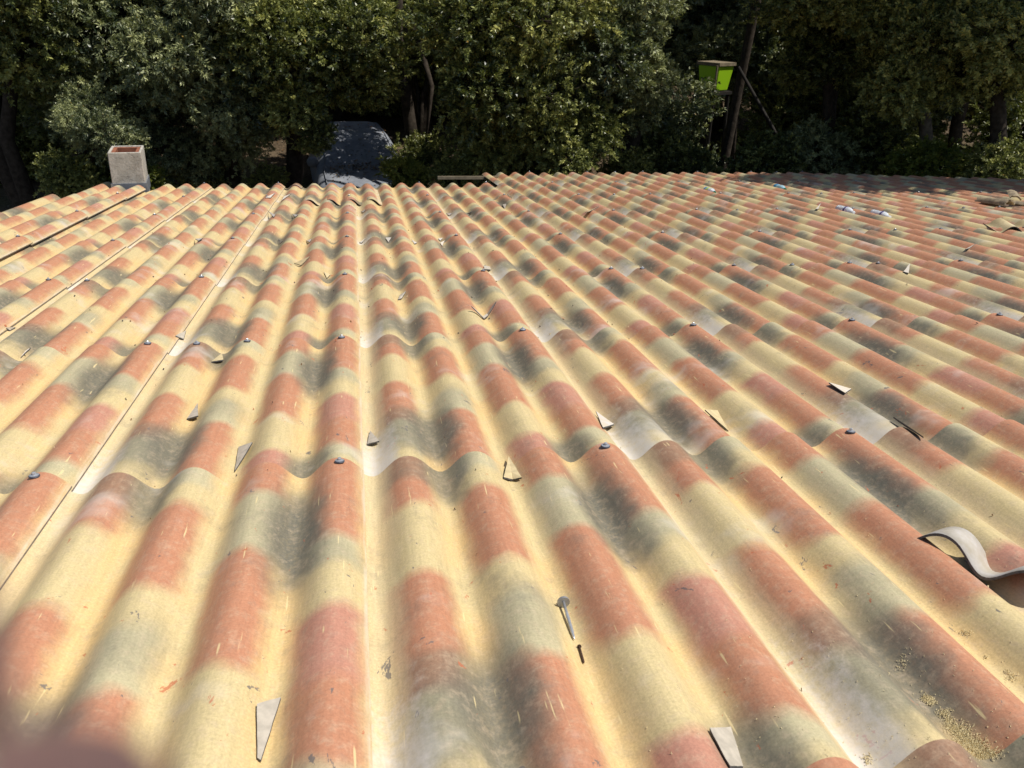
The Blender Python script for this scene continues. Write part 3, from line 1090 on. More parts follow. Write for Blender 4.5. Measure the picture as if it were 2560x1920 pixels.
def covered_car():
    c = place(902, 400, 16.2)
    gz = ground_z(c.x, c.y)
    top = place(893, 309, 17.6).z
    H = 1.47
    base = Vector((c.x, c.y, min(max(top - H, gz - 0.25), gz + 0.25)))
    root = empty('parked_car', base, 'parked car under a grey blue fitted cover, dappled with leaf shade', 'car',
                 matrix=Matrix.Translation(base) @ Matrix.Rotation(math.radians(6), 4, 'Z'))
    W = 0.89
    prof = [(-1.55, 0.50, 0.70), (-1.50, 0.62, 0.88), (-1.35, 0.72, 0.96), (-1.0, 0.83, 1.0), (-0.6, 0.91, 1.0), (-0.30, 0.97, 0.99), (-0.22, 0.995, 0.985),
            (-0.12, 1.04, 0.98), (0.15, 1.19, 0.95), (0.40, 1.32, 0.93), (0.60, 1.40, 0.92), (0.85, 1.44, 0.91), (1.3, 1.47, 0.91), (1.8, 1.46, 0.91), (2.2, 1.40, 0.91),
            (2.45, 1.25, 0.90), (2.58, 1.0, 0.88), (2.66, 0.7, 0.82), (2.68, 0.45, 0.75)]
    n = 40
    vs, fs = [], []
    for (y, h, ws) in prof:
        for k in range(n + 1):
            a = PI * k / n
            ca, sa = math.cos(a), math.sin(a)
            zz = 0.16 + (h - 0.16) * abs(sa) ** 0.36
            xx = W * ws * (1 if ca >= 0 else -1) * abs(ca) ** 0.30
            belt = max(0.0, (zz - 0.92) / 0.5)
            xx *= 1 - 0.17 * min(1.0, belt)
            xx *= 1.0 + 0.03 * math.sin(zz * 5)
            wr = 0.012 * mnoise.noise(Vector((xx * 3, y * 2.2, zz * 3))) + 0.006 * mnoise.noise(Vector((xx * 9, y * 7, zz * 9)))
            if zz < 0.4:
                xx += 0.03 * math.sin(y * 9 + 1.3 * math.sin(y * 4))
            vs.append((xx * (1 + wr), y + wr * 0.8, zz + wr))
    for i in range(len(prof) - 1):
        for k in range(n):
            fs.append((i * (n + 1) + k, i * (n + 1) + k + 1, (i + 1) * (n + 1) + k + 1, (i + 1) * (n + 1) + k))
    fs.append(tuple(range(n, -1, -1)))
    b0 = (len(prof) - 1) * (n + 1)
    fs.append(tuple(range(b0, b0 + n + 1)))
    o = mesh_obj('cover', vs, fs, COVER.mat, root, smooth=True)
    m = o.modifiers.new('sub', 'SUBSURF')
    m.levels = m.render_levels = 1
    # seam piping along the sides of the roof, and mirrors pushing the cloth out
    for s in (-1, 1):
        pts = []
        for (y, h, ws) in prof[3:16]:
            zz = 0.16 + (h - 0.16) * 0.965
            a = math.asin(0.965 ** (1 / 0.36))
            xx = W * ws * abs(math.cos(a)) ** 0.30 * (1 - 0.17 * min(1, max(0, (zz - 0.92) / 0.5)))
            pts.append((s * (xx + 0.012), y, zz + 0.008))
        b = MB()
        b.tube(pts, 0.010, 6)
        b.build('seam', COVER.mat, root, smooth=True)
        b = MB()
        b.lathe([(0.03, -0.11), (0.085, -0.08), (0.10, 0.0), (0.08, 0.07), (0.02, 0.10)], 12, mat=Matrix.Translation((s * 0.86, 0.10, 0.98)) @ Matrix.Rotation(s * 1.45, 4, 'Y'))
        b.build('covered_mirror', COVER.mat, root, smooth=True)
        for y in (-0.85, 1.75):
            b = MB()
            b.lathe([(0.20, -0.09), (0.30, -0.085), (0.31, -0.05), (0.31, 0.05), (0.30, 0.085), (0.20, 0.09)], 20,
                    mat=Matrix.Translation((s * 0.70, y, 0.31)) @ Matrix.Rotation(PI / 2, 4, 'Y'))
            wl = b.build('wheel', TYRE, root)
            b = MB()
            b.lathe([(0.05, -0.10), (0.19, -0.095), (0.19, 0.095), (0.05, 0.10)], 14, mat=Matrix.Translation((s * 0.70, y, 0.31)) @ Matrix.Rotation(PI / 2, 4, 'Y'))
            b.build('rim', RIM, wl)
    # dead leaves resting where the windscreen meets the bonnet
    rr = random.Random(3)
    b = MB()
    for k in range(420):
        y = rr.gauss(-0.36, 0.14) if k < 260 else rr.uniform(-1.3, 1.4)
        x = rr.uniform(-0.62, 0.66)
        hs = [p for p in prof]
        h = 1.0
        for p0, p1 in zip(hs[:-1], hs[1:]):
            if p0[0] <= y <= p1[0]:
                h = p0[1] + (p1[1] - p0[1]) * (y - p0[0]) / (p1[0] - p0[0])
        a = math.acos(min(1, abs(x) / 0.86) ** (1 / 0.36)) if abs(x) < 0.86 else 0
        z = 0.16 + (h - 0.16) * math.sin(a) ** 0.42 + 0.012
        an, l, w = rr.uniform(0, 6.28), rr.uniform(0.03, 0.07), rr.uniform(0.010, 0.022)
        ca, sa = math.cos(an), math.sin(an)
        b.add([(x, y, z), (x + ca * l / 2 - sa * w, y + sa * l / 2 + ca * w, z + 0.012), (x + ca * l, y + sa * l, z + 0.01), (x + ca * l / 2 + sa * w, y + sa * l / 2 - ca * w, z)],
              [(0, 1, 2, 3)], rr.randint(0, 2))
    o = b.build('fallen_leaves', DEAD, None, matrix=root.matrix_basis)
    tag(o, 'dead brown leaves lying on the car cover', 'leaf litter', kind='stuff')


covered_car()

# ------------------------------------------------------------------ lime green box on its post among the trees
LIME = NG('lime green plastic')
LIME.set(color=(0.33, 0.60, 0.015), rough=0.35, spec=0.5)
DARKW = plain('dark stained wood', (0.022, 0.019, 0.016), 0.8, 0.2, nscale=10, var=0.4)


def lime_box():
    c = place(1787, 194, 18.6)
    gz = ground_z(c.x, c.y)
    root = empty('raised_box', (c.x, c.y, gz), 'lime green box with a wooden lid raised on dark posts among the trees', 'box')
    root.rotation_euler.z = math.radians(32)
    zc = c.z - gz
    b = MB()
    t, w, h = 0.255, 0.20, 0.235
    vs = []
    for (z, r) in ((-h, w), (h, t)):
        vs += [(-r, -r, z), (r, -r, z), (r, r, z), (-r, r, z)]
    b.add(vs, [(0, 3, 2, 1), (4, 5, 6, 7), (0, 1, 5, 4), (1, 2, 6, 5), (2, 3, 7, 6), (3, 0, 4, 7)])
    o = b.build('body', LIME.mat, root, matrix=Matrix.Translation((0, 0, zc)))
    m = o.modifiers.new('bevel', 'BEVEL')
    m.width = 0.02
    m.segments = 3
    b = MB()
    b.box((0, 0, zc + h + 0.035), (0.56, 0.56, 0.06))
    b.build('lid', WOOD, root)
    b = MB()
    b.box((0, 0, zc - h - 0.045), (0.62, 0.5, 0.06))
    b.build('rail', DARKW, root)
    for (x, y) in ((-0.24, -0.2), (0.24, -0.2), (-0.24, 0.2), (0.24, 0.2)):
        b = MB()
        b.tube([(x * 1.2, y * 1.2, -0.2), (x, y, zc - h - 0.07)], 0.035, 7)
        b.build('leg', DARKW, root)
    b = MB()
    b.tube([(-0.36, -0.28, zc - h), (-0.36, -0.28, zc + h + 0.02)], 0.022, 6)
    b.tube([(-0.36, -0.28, zc - h), (-0.22, -0.22, zc - h - 0.04)], 0.02, 6)
    b.build('stay', WOOD, root)


lime_box()

# dark poles leaning among the trunks right of the box
for k, (p0, p1, d, lab) in enumerate([((1935, 330), (1872, 215), 17.6, 'thin dark pole leaning among the trees right of the lime green box'),
                                      ((1838, 290), (1842, 225), 19.3, 'thin upright sapling stem close behind the lime green box')]):
    a, c = place(*p0, d), place(*p1, d)
    gz = ground_z(a.x, a.y)
    dirv = (c - a)
    foot = a - dirv * max(0.0, (a.z - gz) / dirv.z)
    b = MB()
    b.tube([Vector((0, 0, -0.1)), (c - foot) * 0.5 + Vector((0.02, 0, 0)), (c - foot) * 1.15], [0.045, 0.04, 0.03], 7)
    o = b.build('leaning_pole' if k == 0 else 'sapling', DARKW if k == 0 else BARK, matrix=Matrix.Translation(foot), smooth=True)
    tag(o, lab, 'pole' if k == 0 else 'tree')

# ------------------------------------------------------------------ things lying on the roof
# loose sheet laid over the last rows
LOOSE = sheet_mesh('loose_sheet', -0.06, 0.625, 1.22, mitre=False, tilt=False)
q = hit(768, 499)
o = bpy.data.objects.new('loose_sheet', LOOSE)
COL.objects.link(o)
o.matrix_basis = M_ROOF @ Matrix.Translation((-0.354 + 0.006, 6.78, 0.021)) @ Matrix.Rotation(0.010, 4, 'Z')
tag(o, 'loose corrugated sheet lying on top of the others at the far eave', 'roof sheet')


def slab(pts, thick, mats, name, label, cat, group=None, lift=None, n=5):
    """an offcut: outline on the roof, given thickness, bent a little and raised at its corners"""
    lift = lift or [0.0] * len(pts)
    P = [Vector(p) for p in pts]
    Lf = list(lift)
    nrm = (P[1] - P[0]).cross(P[2] - P[0])
    if nrm.z < 0:
        P.reverse()
        Lf.reverse()
    cen = sum(P, Vector()) / len(P)
    vs, fs, mi = [], [], []
    ring = []
    for i in range(len(P)):
        a, c = P[i], P[(i + 1) % len(P)]
        for k in range(n):
            f = k / n
            e = a.lerp(c, f)
            jag = Vector((mnoise.noise(e * 160), mnoise.noise(e * 160 + Vector((5, 0, 0))), 0)) * 0.0012
            ring.append((e + jag, Lf[i] + (Lf[(i + 1) % len(P)] - Lf[i]) * f))
    m = len(ring)
    cl = sum(l for _, l in ring) / m
    corner = [surf(q.x, q.y) + l * 0.55 for q, l in zip(P, Lf)]
    zs = []
    for i in range(len(P)):
        for k in range(n):
            f = k / n
            zs.append(corner[i] + (corner[(i + 1) % len(P)] - corner[i]) * f)
    zc = sum(corner) / len(corner)
    gap = [z - surf(e.x, e.y) for (e, _), z in zip(ring, zs)] + [zc - surf(cen.x, cen.y)]
    up = max(0.0, 0.0015 - min(gap))
    base = [Vector((cen.x, cen.y, zc + up))] + [Vector((e.x, e.y, z + up)) for (e, _), z in zip(ring, zs)]
    org = base[0].copy()
    for dz in (thick, 0.0):
        for q in base:
            vs.append(q - org + Vector((0, 0, dz)))
    for k in range(m):
        j = 1 + k
        j2 = 1 + (k + 1) % m
        fs.append((0, j, j2))
        mi.append(0)
        fs.append((m + 1, m + 1 + j2, m + 1 + j))
        mi.append(1)
        fs.append((j, m + 1 + j, m + 1 + j2, j2))
        mi.append(1)
    o = mesh_obj(name, vs, fs, mats, None, mi, matrix=M_ROOF @ Matrix.Translation(org))
    return tag(o, label, cat, group)


def z_a(x0, y0, sc, pts):
    return [(x0 + x * sc, y0 + y * sc) for x, y in pts]


PALE, CRM, WHT = (CHIP_PALE, CUT_DARK), (CHIP_CREAM, CUT_DARK), (CHIP_WHITE, CUT_DARK)
R6 = (0, 1000, 0.5545)
R7 = (800, 1000, 0.5545)
R8 = (1660, 1000, 0.5545)
R3 = (0, 400, 0.4069)
R4 = (700, 400, 0.4069)
R5 = (1660, 400, 0.4069)
OFF = [
    (R6, [(843, 93), (893, 25), (895, 85)], PALE, [0, .004, .008], 'pale triangular offcut in the trough, upper left of the long splinter'),
    (R6, [(1076, 220), (1140, 205), (1060, 330)], PALE, [0, .008, .002], 'long pale splinter beside the sheet lap, left of centre'),
    (R6, [(1160, 1390), (1268, 1365), (1178, 1640), (1162, 1630)], PALE, [.004, .008, .002, 0], 'largest pale triangular offcut, nearest the photographer at bottom left centre'),
    (R7, [(226, 150), (213, 208), (268, 196)], PALE, [.004, 0, .004], 'small cream triangle just above the middle joint'),
    (R7, [(850, 273), (828, 360), (868, 370), (908, 364)], CRM, [.010, 0, 0, .004], 'cream wedge with a rounded end straddling a sheet lap in the centre'),
    (R7, [(1243, 68), (1275, 132), (1325, 122)], WHT, [.014, 0, .006], 'upturned dark edged chip beside the whitish joint right of centre'),
    (R8, [(183, 57), (240, 60), (290, 147)], CRM, [.010, .010, .002], 'cream strip shaped offcut on a ridge, right of centre'),
    (R8, [(1030, 103), (1060, 120), (1168, 185)], CRM, [.012, .006, 0], 'thin cream sliver above the lap near the right side screw'),
    (R8, [(203, 1497), (298, 1497), (356, 1670), (295, 1665)], PALE, [.006, .008, .006, .002], 'pale offcut cut by the bottom edge of the picture'),
    (R3, [(1080, 1090), (1145, 1066), (1130, 1112)], PALE, [.002, .010, .004], 'pale triangular chip on the joint above the cluster of three screws'),
    (R3, [(1300, 1248), (1365, 1203), (1375, 1240)], CRM, [0, .008, .004], 'cream triangular chip just below the cluster of three screws'),
    (R3, [(128, 1222), (158, 1190), (192, 1168)], WHT, [0, .006, .008], 'whitish sliver near the left edge of the picture'),
    (R3, [(1808, 640), (1905, 605), (1850, 655)], CRM, [0, .012, .004], 'cream curved wedge with a bright rim, up the roof left of the middle joint'),
    (R3, [(1990, 697), (2008, 732), (2030, 714)], CRM, [.008, 0, .006], 'small cream chip in the grey trough below the curved wedge'),
    (R3, [(1708, 498), (1737, 506), (1718, 522)], WHT, [.008, .006, 0], 'small pale chip on a lap, second from the left in its row'),
    (R3, [(1882, 500), (1917, 494), (1902, 510)], WHT, [0, .008, .002], 'small pale chip on a lap, third from the left in its row'),
    (R3, [(40, 1040), (97, 1040), (62, 1054)], PALE, [.002, .006, 0], 'thin chip at the very left edge of the roof'),
    (R3, [(1200, 497), (1247, 494), (1222, 507)], WHT, [.004, .006, 0], 'dark edged chip on a lap, leftmost of its row'),
    (R3, [(1630, 237), (1690, 214), (1662, 241)], WHT, [0, .010, .004], 'pale chip beside the upper end of the left whitish joint'),
    (R3, [(1733, 257), (1787, 222), (1745, 236)], WHT, [0, .010, .006], 'long pale chip in the trough left of the loose sheet'),
    (R3, [(1650, 325), (1682, 357), (1692, 345)], WHT, [.012, 0, .004], 'upturned chip at the left whitish joint, below the loose sheet'),
    (R3, [(1795, 340), (1832, 345), (1815, 354)], WHT, [.006, .006, 0], 'chip in the trough below the left corner of the loose sheet'),
    (R4, [(725, 864), (738, 838), (775, 822), (748, 860)], PALE, [0, .004, .012, .004], 'grey leaf shaped chip in the cream trough above the middle of the roof'),
    (R4, [(1252, 658), (1290, 664), (1295, 680), (1255, 676)], PALE, [.008, .006, .002, .002], 'dark edged chip at the right end of the grey stained lap'),
    (R4, [(1368, 280), (1390, 277), (1382, 306)], PALE, [.008, .008, 0], 'small cream triangle high on the roof right of the loose sheet'),
    (R4, [(488, 512), (530, 489), (500, 516)], WHT, [0, .008, .002], 'chip at the lap of the middle whitish joint'),
    (R4, [(648, 487), (684, 484), (666, 511)], WHT, [.010, .006, 0], 'cream white chip on the lap just right of the middle whitish joint'),
    (R4, [(808, 497), (842, 516), (826, 521)], WHT, [.006, .002, 0], 'chip on a lap, second right of the middle whitish joint'),
    (R4, [(970, 489), (1002, 487), (985, 501)], WHT, [.004, .006, 0], 'upper chip of the pair on the lap left of the right whitish joint'),
    (R4, [(983, 516), (1012, 504), (997, 534)], WHT, [.004, .006, 0], 'lower chip of the pair on the lap left of the right whitish joint'),
    (R4, [(498, 322), (527, 313), (512, 327)], WHT, [.004, .008, 0], 'chip in the middle whitish joint under the loose sheet'),
    (R4, [(1020, 333), (1057, 334), (1040, 347)], WHT, [.008, .004, 0], 'chip at the right whitish joint, upper part of the roof'),
    (R4, [(1148, 334), (1184, 322), (1166, 336)], WHT, [.002, .008, 0], 'dark edged chip on the lap beyond the right whitish joint'),
    (R4, [(1872, 354), (1957, 319), (1900, 350)], CRM, [0, .010, .006], 'long cream sliver on the right half of the roof, high up'),
    (R4, [(1393, 214), (1424, 237), (1404, 219)], WHT, [.010, .002, .006], 'thin chip against a joint near the step of the eave'),
    (R5, [(1470, 692), (1508, 654), (1502, 705)], WHT, [0, .020, .006], 'upright white triangular chip right of the lone screw pair'),
    (R5, [(1846, 564), (1912, 534), (1870, 561)], WHT, [0, .012, .004], 'long white sliver at the right, below the cream sheet piece'),
    (R5, [(1010, 1388), (1147, 1428), (1110, 1446)], WHT, [.006, .006, 0], 'bluish white sliver along a ridge, right of centre'),
    (R5, [(930, 312), (962, 278), (948, 312)], WHT, [0, .012, .004], 'small white chip left of the two clear bottles'),
]
for (rg, pts, mats, lift, lab) in OFF:
    slab([hit(*q) for q in z_a(*rg, pts)], 0.0045, mats, 'offcut', lab, 'offcut', 'corner offcuts scattered over the roof', lift)

# V shaped curled offcut near the right whitish joint
a, b_, c, d = [hit(*q) for q in z_a(*R4, [(1177, 935), (1250, 980), (1275, 966), (1328, 920)])]
vs, fs = [], []
path = [a + Vector((0, 0, 0.022)), a.lerp(b_, 0.6) + Vector((0, 0, 0.012)), b_ + Vector((0, 0, 0.004)), c + Vector((0, 0, 0.008)), c.lerp(d, 0.55) + Vector((0, 0, 0.022)), d + Vector((0, 0, 0.034))]
wd = [0.006, 0.03, 0.036, 0.034, 0.026, 0.004]
for q, w in zip(path, wd):
    for dz in (0.0, 0.0055):
        vs += [q + Vector((0, -w / 2, dz)), q + Vector((0, w / 2, dz))]
for i in range(len(path) - 1):
    k = 4 * i
    fs += [(k + 2, k + 6, k + 7, k + 3), (k, k + 1, k + 5, k + 4), (k, k + 4, k + 6, k + 2), (k + 1, k + 3, k + 7, k + 5)]
fs += [(0, 2, 3, 1), (k + 4, k + 5, k + 7, k + 6)]
org = b_.copy()
o = mesh_obj('offcut', [q - org for q in vs], fs, [CHIP_PALE, CUT_DARK], None, [0, 1, 1, 1] * 5 + [1, 1], matrix=M_ROOF @ Matrix.Translation(org))
tag(o, 'dark V shaped curled offcut standing in a trough in the middle of the roof', 'offcut', 'corner offcuts scattered over the roof')


# curved strip sawn off a sheet, at the right edge
def strip(name, origin, rz, rx, ry, x0, x1, wd, label, mats, skew=0.0, thick=0.0065):
    n = 44
    vs, fs, mi = [], [], []
    for i in range(n + 1):
        x = x0 + (x1 - x0) * i / n
        z = wave(x)
        for (yy, dz) in ((0, 0), (wd, 0), (0, -thick), (wd, -thick)):
            j = 0.0012 * mnoise.noise(Vector((x * 120, yy * 30, dz * 300)))
            vs.append((x + skew * yy, yy + j, z + dz))
    for i in range(n):
        k = 4 * i
        fs += [(k, k + 4, k + 5, k + 1), (k + 2, k + 3, k + 7, k + 6), (k, k + 2, k + 6, k + 4), (k + 1, k + 5, k + 7, k + 3)]
        mi += [0, 1, 1, 1]
    fs += [(0, 1, 3, 2), (4 * n, 4 * n + 2, 4 * n + 3, 4 * n + 1)]
    mi += [1, 1]
    m = M_ROOF @ Matrix.Translation(origin) @ Matrix.Rotation(rz, 4, 'Z') @ Matrix.Rotation(rx, 4, 'X') @ Matrix.Rotation(ry, 4, 'Y')
    o = mesh_obj(name, vs, fs, mats, None, mi, matrix=m)
    o.data.polygons.foreach_set('use_smooth', [k % 4 < 2 and k < 4 * n for k in range(len(fs))])
    return tag(o, label, 'sheet piece')


q = hit(2366, 1338, 0.048)
strip('sheet_strip', q, math.radians(-59), math.radians(-10), math.radians(2), -0.055, 0.29, 0.095,
      'curved strip sawn off a corrugated sheet, lying across a ridge at the right', [plain('dusty strip face', (0.50, 0.475, 0.45), 0.75, 0.3, nscale=14, var=0.25, bump=0.2, color2=(0.36, 0.32, 0.25)), CUT_DARK])
q = hit(2536, 566, 0.03)
strip('sheet_piece', q, math.radians(-20), math.radians(4), 0.0, -0.11, 0.42, 0.30,
      'cream piece of corrugated sheet lying at the right edge of the roof', [CHIP_CREAM, CUT_DARK])

strip('sheet_piece', Vector((-0.708, 6.86, 0.022)), math.radians(2), math.radians(-3), 0.0, -0.10, 0.13, 0.13,
      'short sawn piece of sheet lying on the eave left of the loose sheet', [PAINT, CUT_DARK])
strip('sheet_piece', Vector((-0.531, 6.80, 0.020)), math.radians(-4), math.radians(2), 0.0, -0.075, 0.06, 0.12,
      'smaller sawn piece of sheet on the eave, touching the loose sheet', [PAINT, CUT_DARK])

# broken clay tile
OLD = plain('weathered clay', (0.36, 0.29, 0.19), 0.9, 0.15, nscale=16, var=0.6, bump=0.5, color2=(0.15, 0.12, 0.085))


def half_tile(name, centre, rz, length, r0, r1, a0, a1, label, rx=0.0, thick=0.014, jag=0.02):
    n, mrows = 14, 8
    vs, fs = [], []
    for j in range(mrows + 1):
        t = j / mrows
        r = r0 + (r1 - r0) * t
        for i in range(n + 1):
            a = a0 + (a1 - a0) * i / n
            y = (t - 0.5) * length
            if j in (0, mrows):
                y += jag * mnoise.noise(Vector((a * 3, t * 7, length * 9)))
            for rr in (r, r - thick):
                vs.append((rr * math.cos(a), y, rr * math.sin(a)))
    st = 2 * (n + 1)
    for j in range(mrows):
        for i in range(n):
            k = j * st + 2 * i
            fs += [(k, k + 2, k + st + 2, k + st), (k + 1, k + st + 1, k + st + 3, k + 3)]
        k = j * st
        fs += [(k, k + st, k + st + 1, k + 1), (k + 2 * n, k + 2 * n + 1, k + st + 2 * n + 1, k + st + 2 * n)]
    for i in range(n):
        k = 2 * i
        fs.append((k, k + 1, k + 3, k + 2))
        k += mrows * st
        fs.append((k, k + 2, k + 3, k + 1))
    o = mesh_obj(name, vs, fs, OLD, None, smooth=False,
                 matrix=M_ROOF @ Matrix.Translation(centre) @ Matrix.Rotation(rz, 4, 'Z') @ Matrix.Rotation(rx, 4, 'X'))
    return tag(o, label, 'roof tile', 'broken clay tile pieces')


q = hit(2484, 515)
half_tile('broken_tile', Vector((q.x, q.y, surf(q.x, q.y) + 0.010)), math.radians(7), 0.34, 0.066, 0.055, 0.25, PI - 0.2, 'old half round clay tile, weathered dark, lying at the right of the roof')
q = hit(2520, 508)
half_tile('broken_tile', Vector((q.x + 0.03, q.y, surf(q.x, q.y) + 0.022)), math.radians(-30), 0.20, 0.075, 0.07, 0.5, 2.2, 'broken clay tile piece propped against the half round tile', rx=0.2)
q = hit(2528, 518)
half_tile('broken_tile', Vector((q.x + 0.08, q.y - 0.05, surf(q.x, q.y) - 0.03)), math.radians(10), 0.18, 0.08, 0.08, 1.0, 2.3, 'flat tan shard right of the half round tile')

# bottles
CLEAR = NG('clear thin plastic')
CLEAR.set(color=(0.90, 0.93, 0.96), rough=0.15, trans=0.45, ior=1.35, spec=0.6)
BLUEP = NG('pale blue plastic')
BLUEP.set(color=(0.50, 0.76, 0.84), rough=0.15, trans=0.40, ior=1.35, spec=0.6)
CAPW = plain('white cap', (0.75, 0.75, 0.74), 0.4)
CAPG = plain('green cap', (0.02, 0.16, 0.09), 0.4)
LABP = plain('purple label', (0.06, 0.045, 0.19), 0.5)
LABB = plain('blue label', (0.03, 0.22, 0.42), 0.5)
LABG = plain('lime label', (0.38, 0.52, 0.10), 0.5)


def bottle(px, py, rz, plastic, cap, bands_, label, length=0.225, r=0.033):
    q = hit(px, py, 0.02)
    x = round((q.x - PITCH / 2) / PITCH) * PITCH + PITCH / 2          # lies in the trough
    y = q.y
    z = surf(x, y) + r * 0.92 + 0.006
    m = M_ROOF @ Matrix.Translation((x, y, z)) @ Matrix.Rotation(rz, 4, 'Z') @ Matrix.Rotation(PI / 2, 4, 'X')
    root = empty('water_bottle', None, label, 'bottle', 'plastic bottles left on the roof', matrix=m)
    L = length
    prof = [(0.004, -L / 2 + 0.006), (r * 0.8, -L / 2), (r, -L / 2 + 0.010), (r * 0.96, -L / 2 + 0.03), (r, -L / 2 + 0.05), (r * 0.95, -0.02), (r, 0.0),
            (r, 0.045), (r * 0.85, 0.065), (r * 0.5, 0.085), (0.0125, 0.094), (0.0125, L / 2 - 0.006)]
    inner = [(max(0.003, a - 0.0012), h + (0.0012 if i < 2 else 0)) for i, (a, h) in enumerate(prof)][::-1]
    b = MB()
    n = 20
    allp = prof + inner
    vs, fs = [], []
    for a, h in allp:
        for k in range(n):
            c = 1 + 0.05 * mnoise.noise(Vector((math.cos(2 * PI * k / n) * 1.5, math.sin(2 * PI * k / n) * 1.5, h * 20 + px)))
            vs.append((a * c * math.cos(2 * PI * k / n), a * c * math.sin(2 * PI * k / n), h))
    for i in range(len(allp) - 1):
        for k in range(n):
            fs.append((i * n + k, i * n + (k + 1) % n, (i + 1) * n + (k + 1) % n, (i + 1) * n + k))
    b.add(vs, fs)
    b.build('body', plastic.mat, root, smooth=True)
    b = MB()
    b.lathe([(0.0145, L / 2 - 0.016), (0.0148, L / 2 - 0.014), (0.0148, L / 2), (0.010, L / 2 + 0.002)], 14)
    b.build('cap', cap, root)
    for (h0, h1, mm) in bands_:
        b = MB()
        b.lathe([(r * 1.0, h0), (r * 1.035, h0 + 0.001), (r * 1.035, h1 - 0.001), (r * 1.0, h1)], 22)
        b.build('label', mm, root, smooth=False)


bottle(2126, 524, 0.02, CLEAR, CAPW, [(0.005, 0.026, LABP)], 'clear plastic bottle with a narrow purple band, left of the two side by side', 0.24, 0.036)
bottle(2216, 534, 0.01, CLEAR, CAPW, [(0.018, 0.040, LABP)], 'clear plastic bottle with a wide purple band, right of the two side by side', 0.24, 0.036)
bottle(1792, 470, 0.03, CLEAR, CAPG, [(-0.085, -0.060, LABB), (-0.050, -0.030, LABG), (-0.022, -0.012, LABG)], 'crumpled bottle with a lime striped label, farthest left', 0.23, 0.034)
bottle(1967, 463, 0.0, BLUEP, CAPG, [(-0.09, -0.045, LABB)], 'pale blue bottle near the edge of the tree shade', 0.23, 0.034)


# loose roofing screw and nail in a trough
def lying(name, p0, p1, r_head, r_shaft, mat_s, mat_h, label, cat, disc=True):
    a, c = hit(*p0), hit(*p1)
    a.z = surf(a.x, a.y)
    c.z = surf(c.x, c.y)
    a = a + Vector((0, 0, (r_head if disc else r_shaft) + 0.001))
    c = c + Vector((0, 0, r_shaft + 0.0015))
    ax = (c - a)
    ln = ax.length
    m = M_ROOF @ Matrix.Translation(a) @ ax.to_track_quat('Z', 'Y').to_matrix().to_4x4()
    root = empty(name, None, label, cat, matrix=m)
    b = MB()
    if disc:
        b.lathe([(r_shaft, 0), (r_shaft, ln * 0.30), (r_shaft * 1.05, ln * 0.31)] + [(r_shaft * (1.25 if k % 2 else 0.95), ln * (0.32 + 0.5 * k / 26)) for k in range(26)]
                + [(r_shaft * 0.9, ln * 0.84), (r_shaft * 0.85, ln * 0.93), (0.0006, ln)], 12)
    else:
        b.lathe([(r_shaft, 0), (r_shaft, ln * 0.9), (0.0004, ln)], 8)
    b.build('shaft', mat_s, root, smooth=True)
    b = MB()
    if disc:
        b.lathe([(r_head * 0.98, 0.002), (r_head, 0.0), (r_head * 0.97, -0.0022), (r_head * 0.6, -0.003), (0.0055, -0.0035), (0.0055, -0.009), (0.004, -0.010)], 24)
    else:
        b.lathe([(r_head, 0.0), (r_head, -0.0016), (r_head * 0.5, -0.002)], 10)
    b.build('head', mat_h, root)


lying('roofing_screw', (1408, 1520), (1436, 1604), 0.0125, 0.0029, ZINC, plain('dull zinc washer', (0.36, 0.37, 0.39), 0.5, 0.5, 0.6, nscale=90, var=0.15),
      'loose long roofing screw with a round washer head lying in a trough', 'screw')
lying('rusty_nail', (1448, 1621), (1460, 1663), 0.0042, 0.0021, RUST, RUST, 'small rusty nail lying just below the loose roofing screw', 'nail', disc=False)

# sawdust swept into the troughs at the lower right
rng = random.Random(12)
b = MB()
SAW = plain('sawdust', (0.70, 0.60, 0.36), 0.9, 0.1)


def chip(q, l, w):
    a = rng.uniform(0, PI)
    ca, sa = math.cos(a) * l / 2, math.sin(a) * l / 2
    na, nb = -math.sin(a) * w / 2, math.cos(a) * w / 2
    z = q.z
    up = rng.uniform(0.0, 0.7) * l
    h = rng.uniform(0.0006, 0.0016)
    b.add([(q.x - ca - na, q.y - sa - nb, z), (q.x + ca, q.y + sa, z + up), (q.x - ca + na, q.y - sa + nb, z), (q.x, q.y, z + h + up * 0.7)],
          [(0, 2, 1), (0, 1, 3), (1, 2, 3), (2, 0, 3)])


CL = [((720, 905), 40, 26, 130), ((770, 940), 26, 16, 60), ((905, 1060), 40, 26, 110), ((960, 1165), 28, 40, 110), ((1030, 1240), 40, 36, 150), ((1120, 1300), 52, 60, 330),
      ((1190, 1400), 40, 40, 170), ((1300, 1450), 56, 60, 360), ((1390, 1570), 70, 60, 420), ((1490, 1560), 40, 40, 160), ((1690, 660), 26, 24, 50), ((1160, 150), 30, 20, 50),
      ((1390, 430), 14, 12, 20), ((1640, 590), 16, 14, 24), ((430, 500), 26, 40, 22), ((700, 870), 40, 40, 30), ((450, 440), 40, 50, 16), ((30, 1590), 30, 40, 40)]
for (c, sx, sy, n) in CL:
    for k in range(n):
        px = 2160 + 0.217 * (c[0] + rng.gauss(0, sx) * 1.15)
        py = 1560 + 0.217 * (c[1] + rng.gauss(0, sy))
        if px > 2700 or py > 2000:
            continue
        q = on_roof(px, py)
        q.z = surf(q.x, q.y) + 0.0008 + rng.uniform(0, 0.002)
        chip(q, rng.uniform(0.0014, 0.0048), rng.uniform(0.0007, 0.0016))
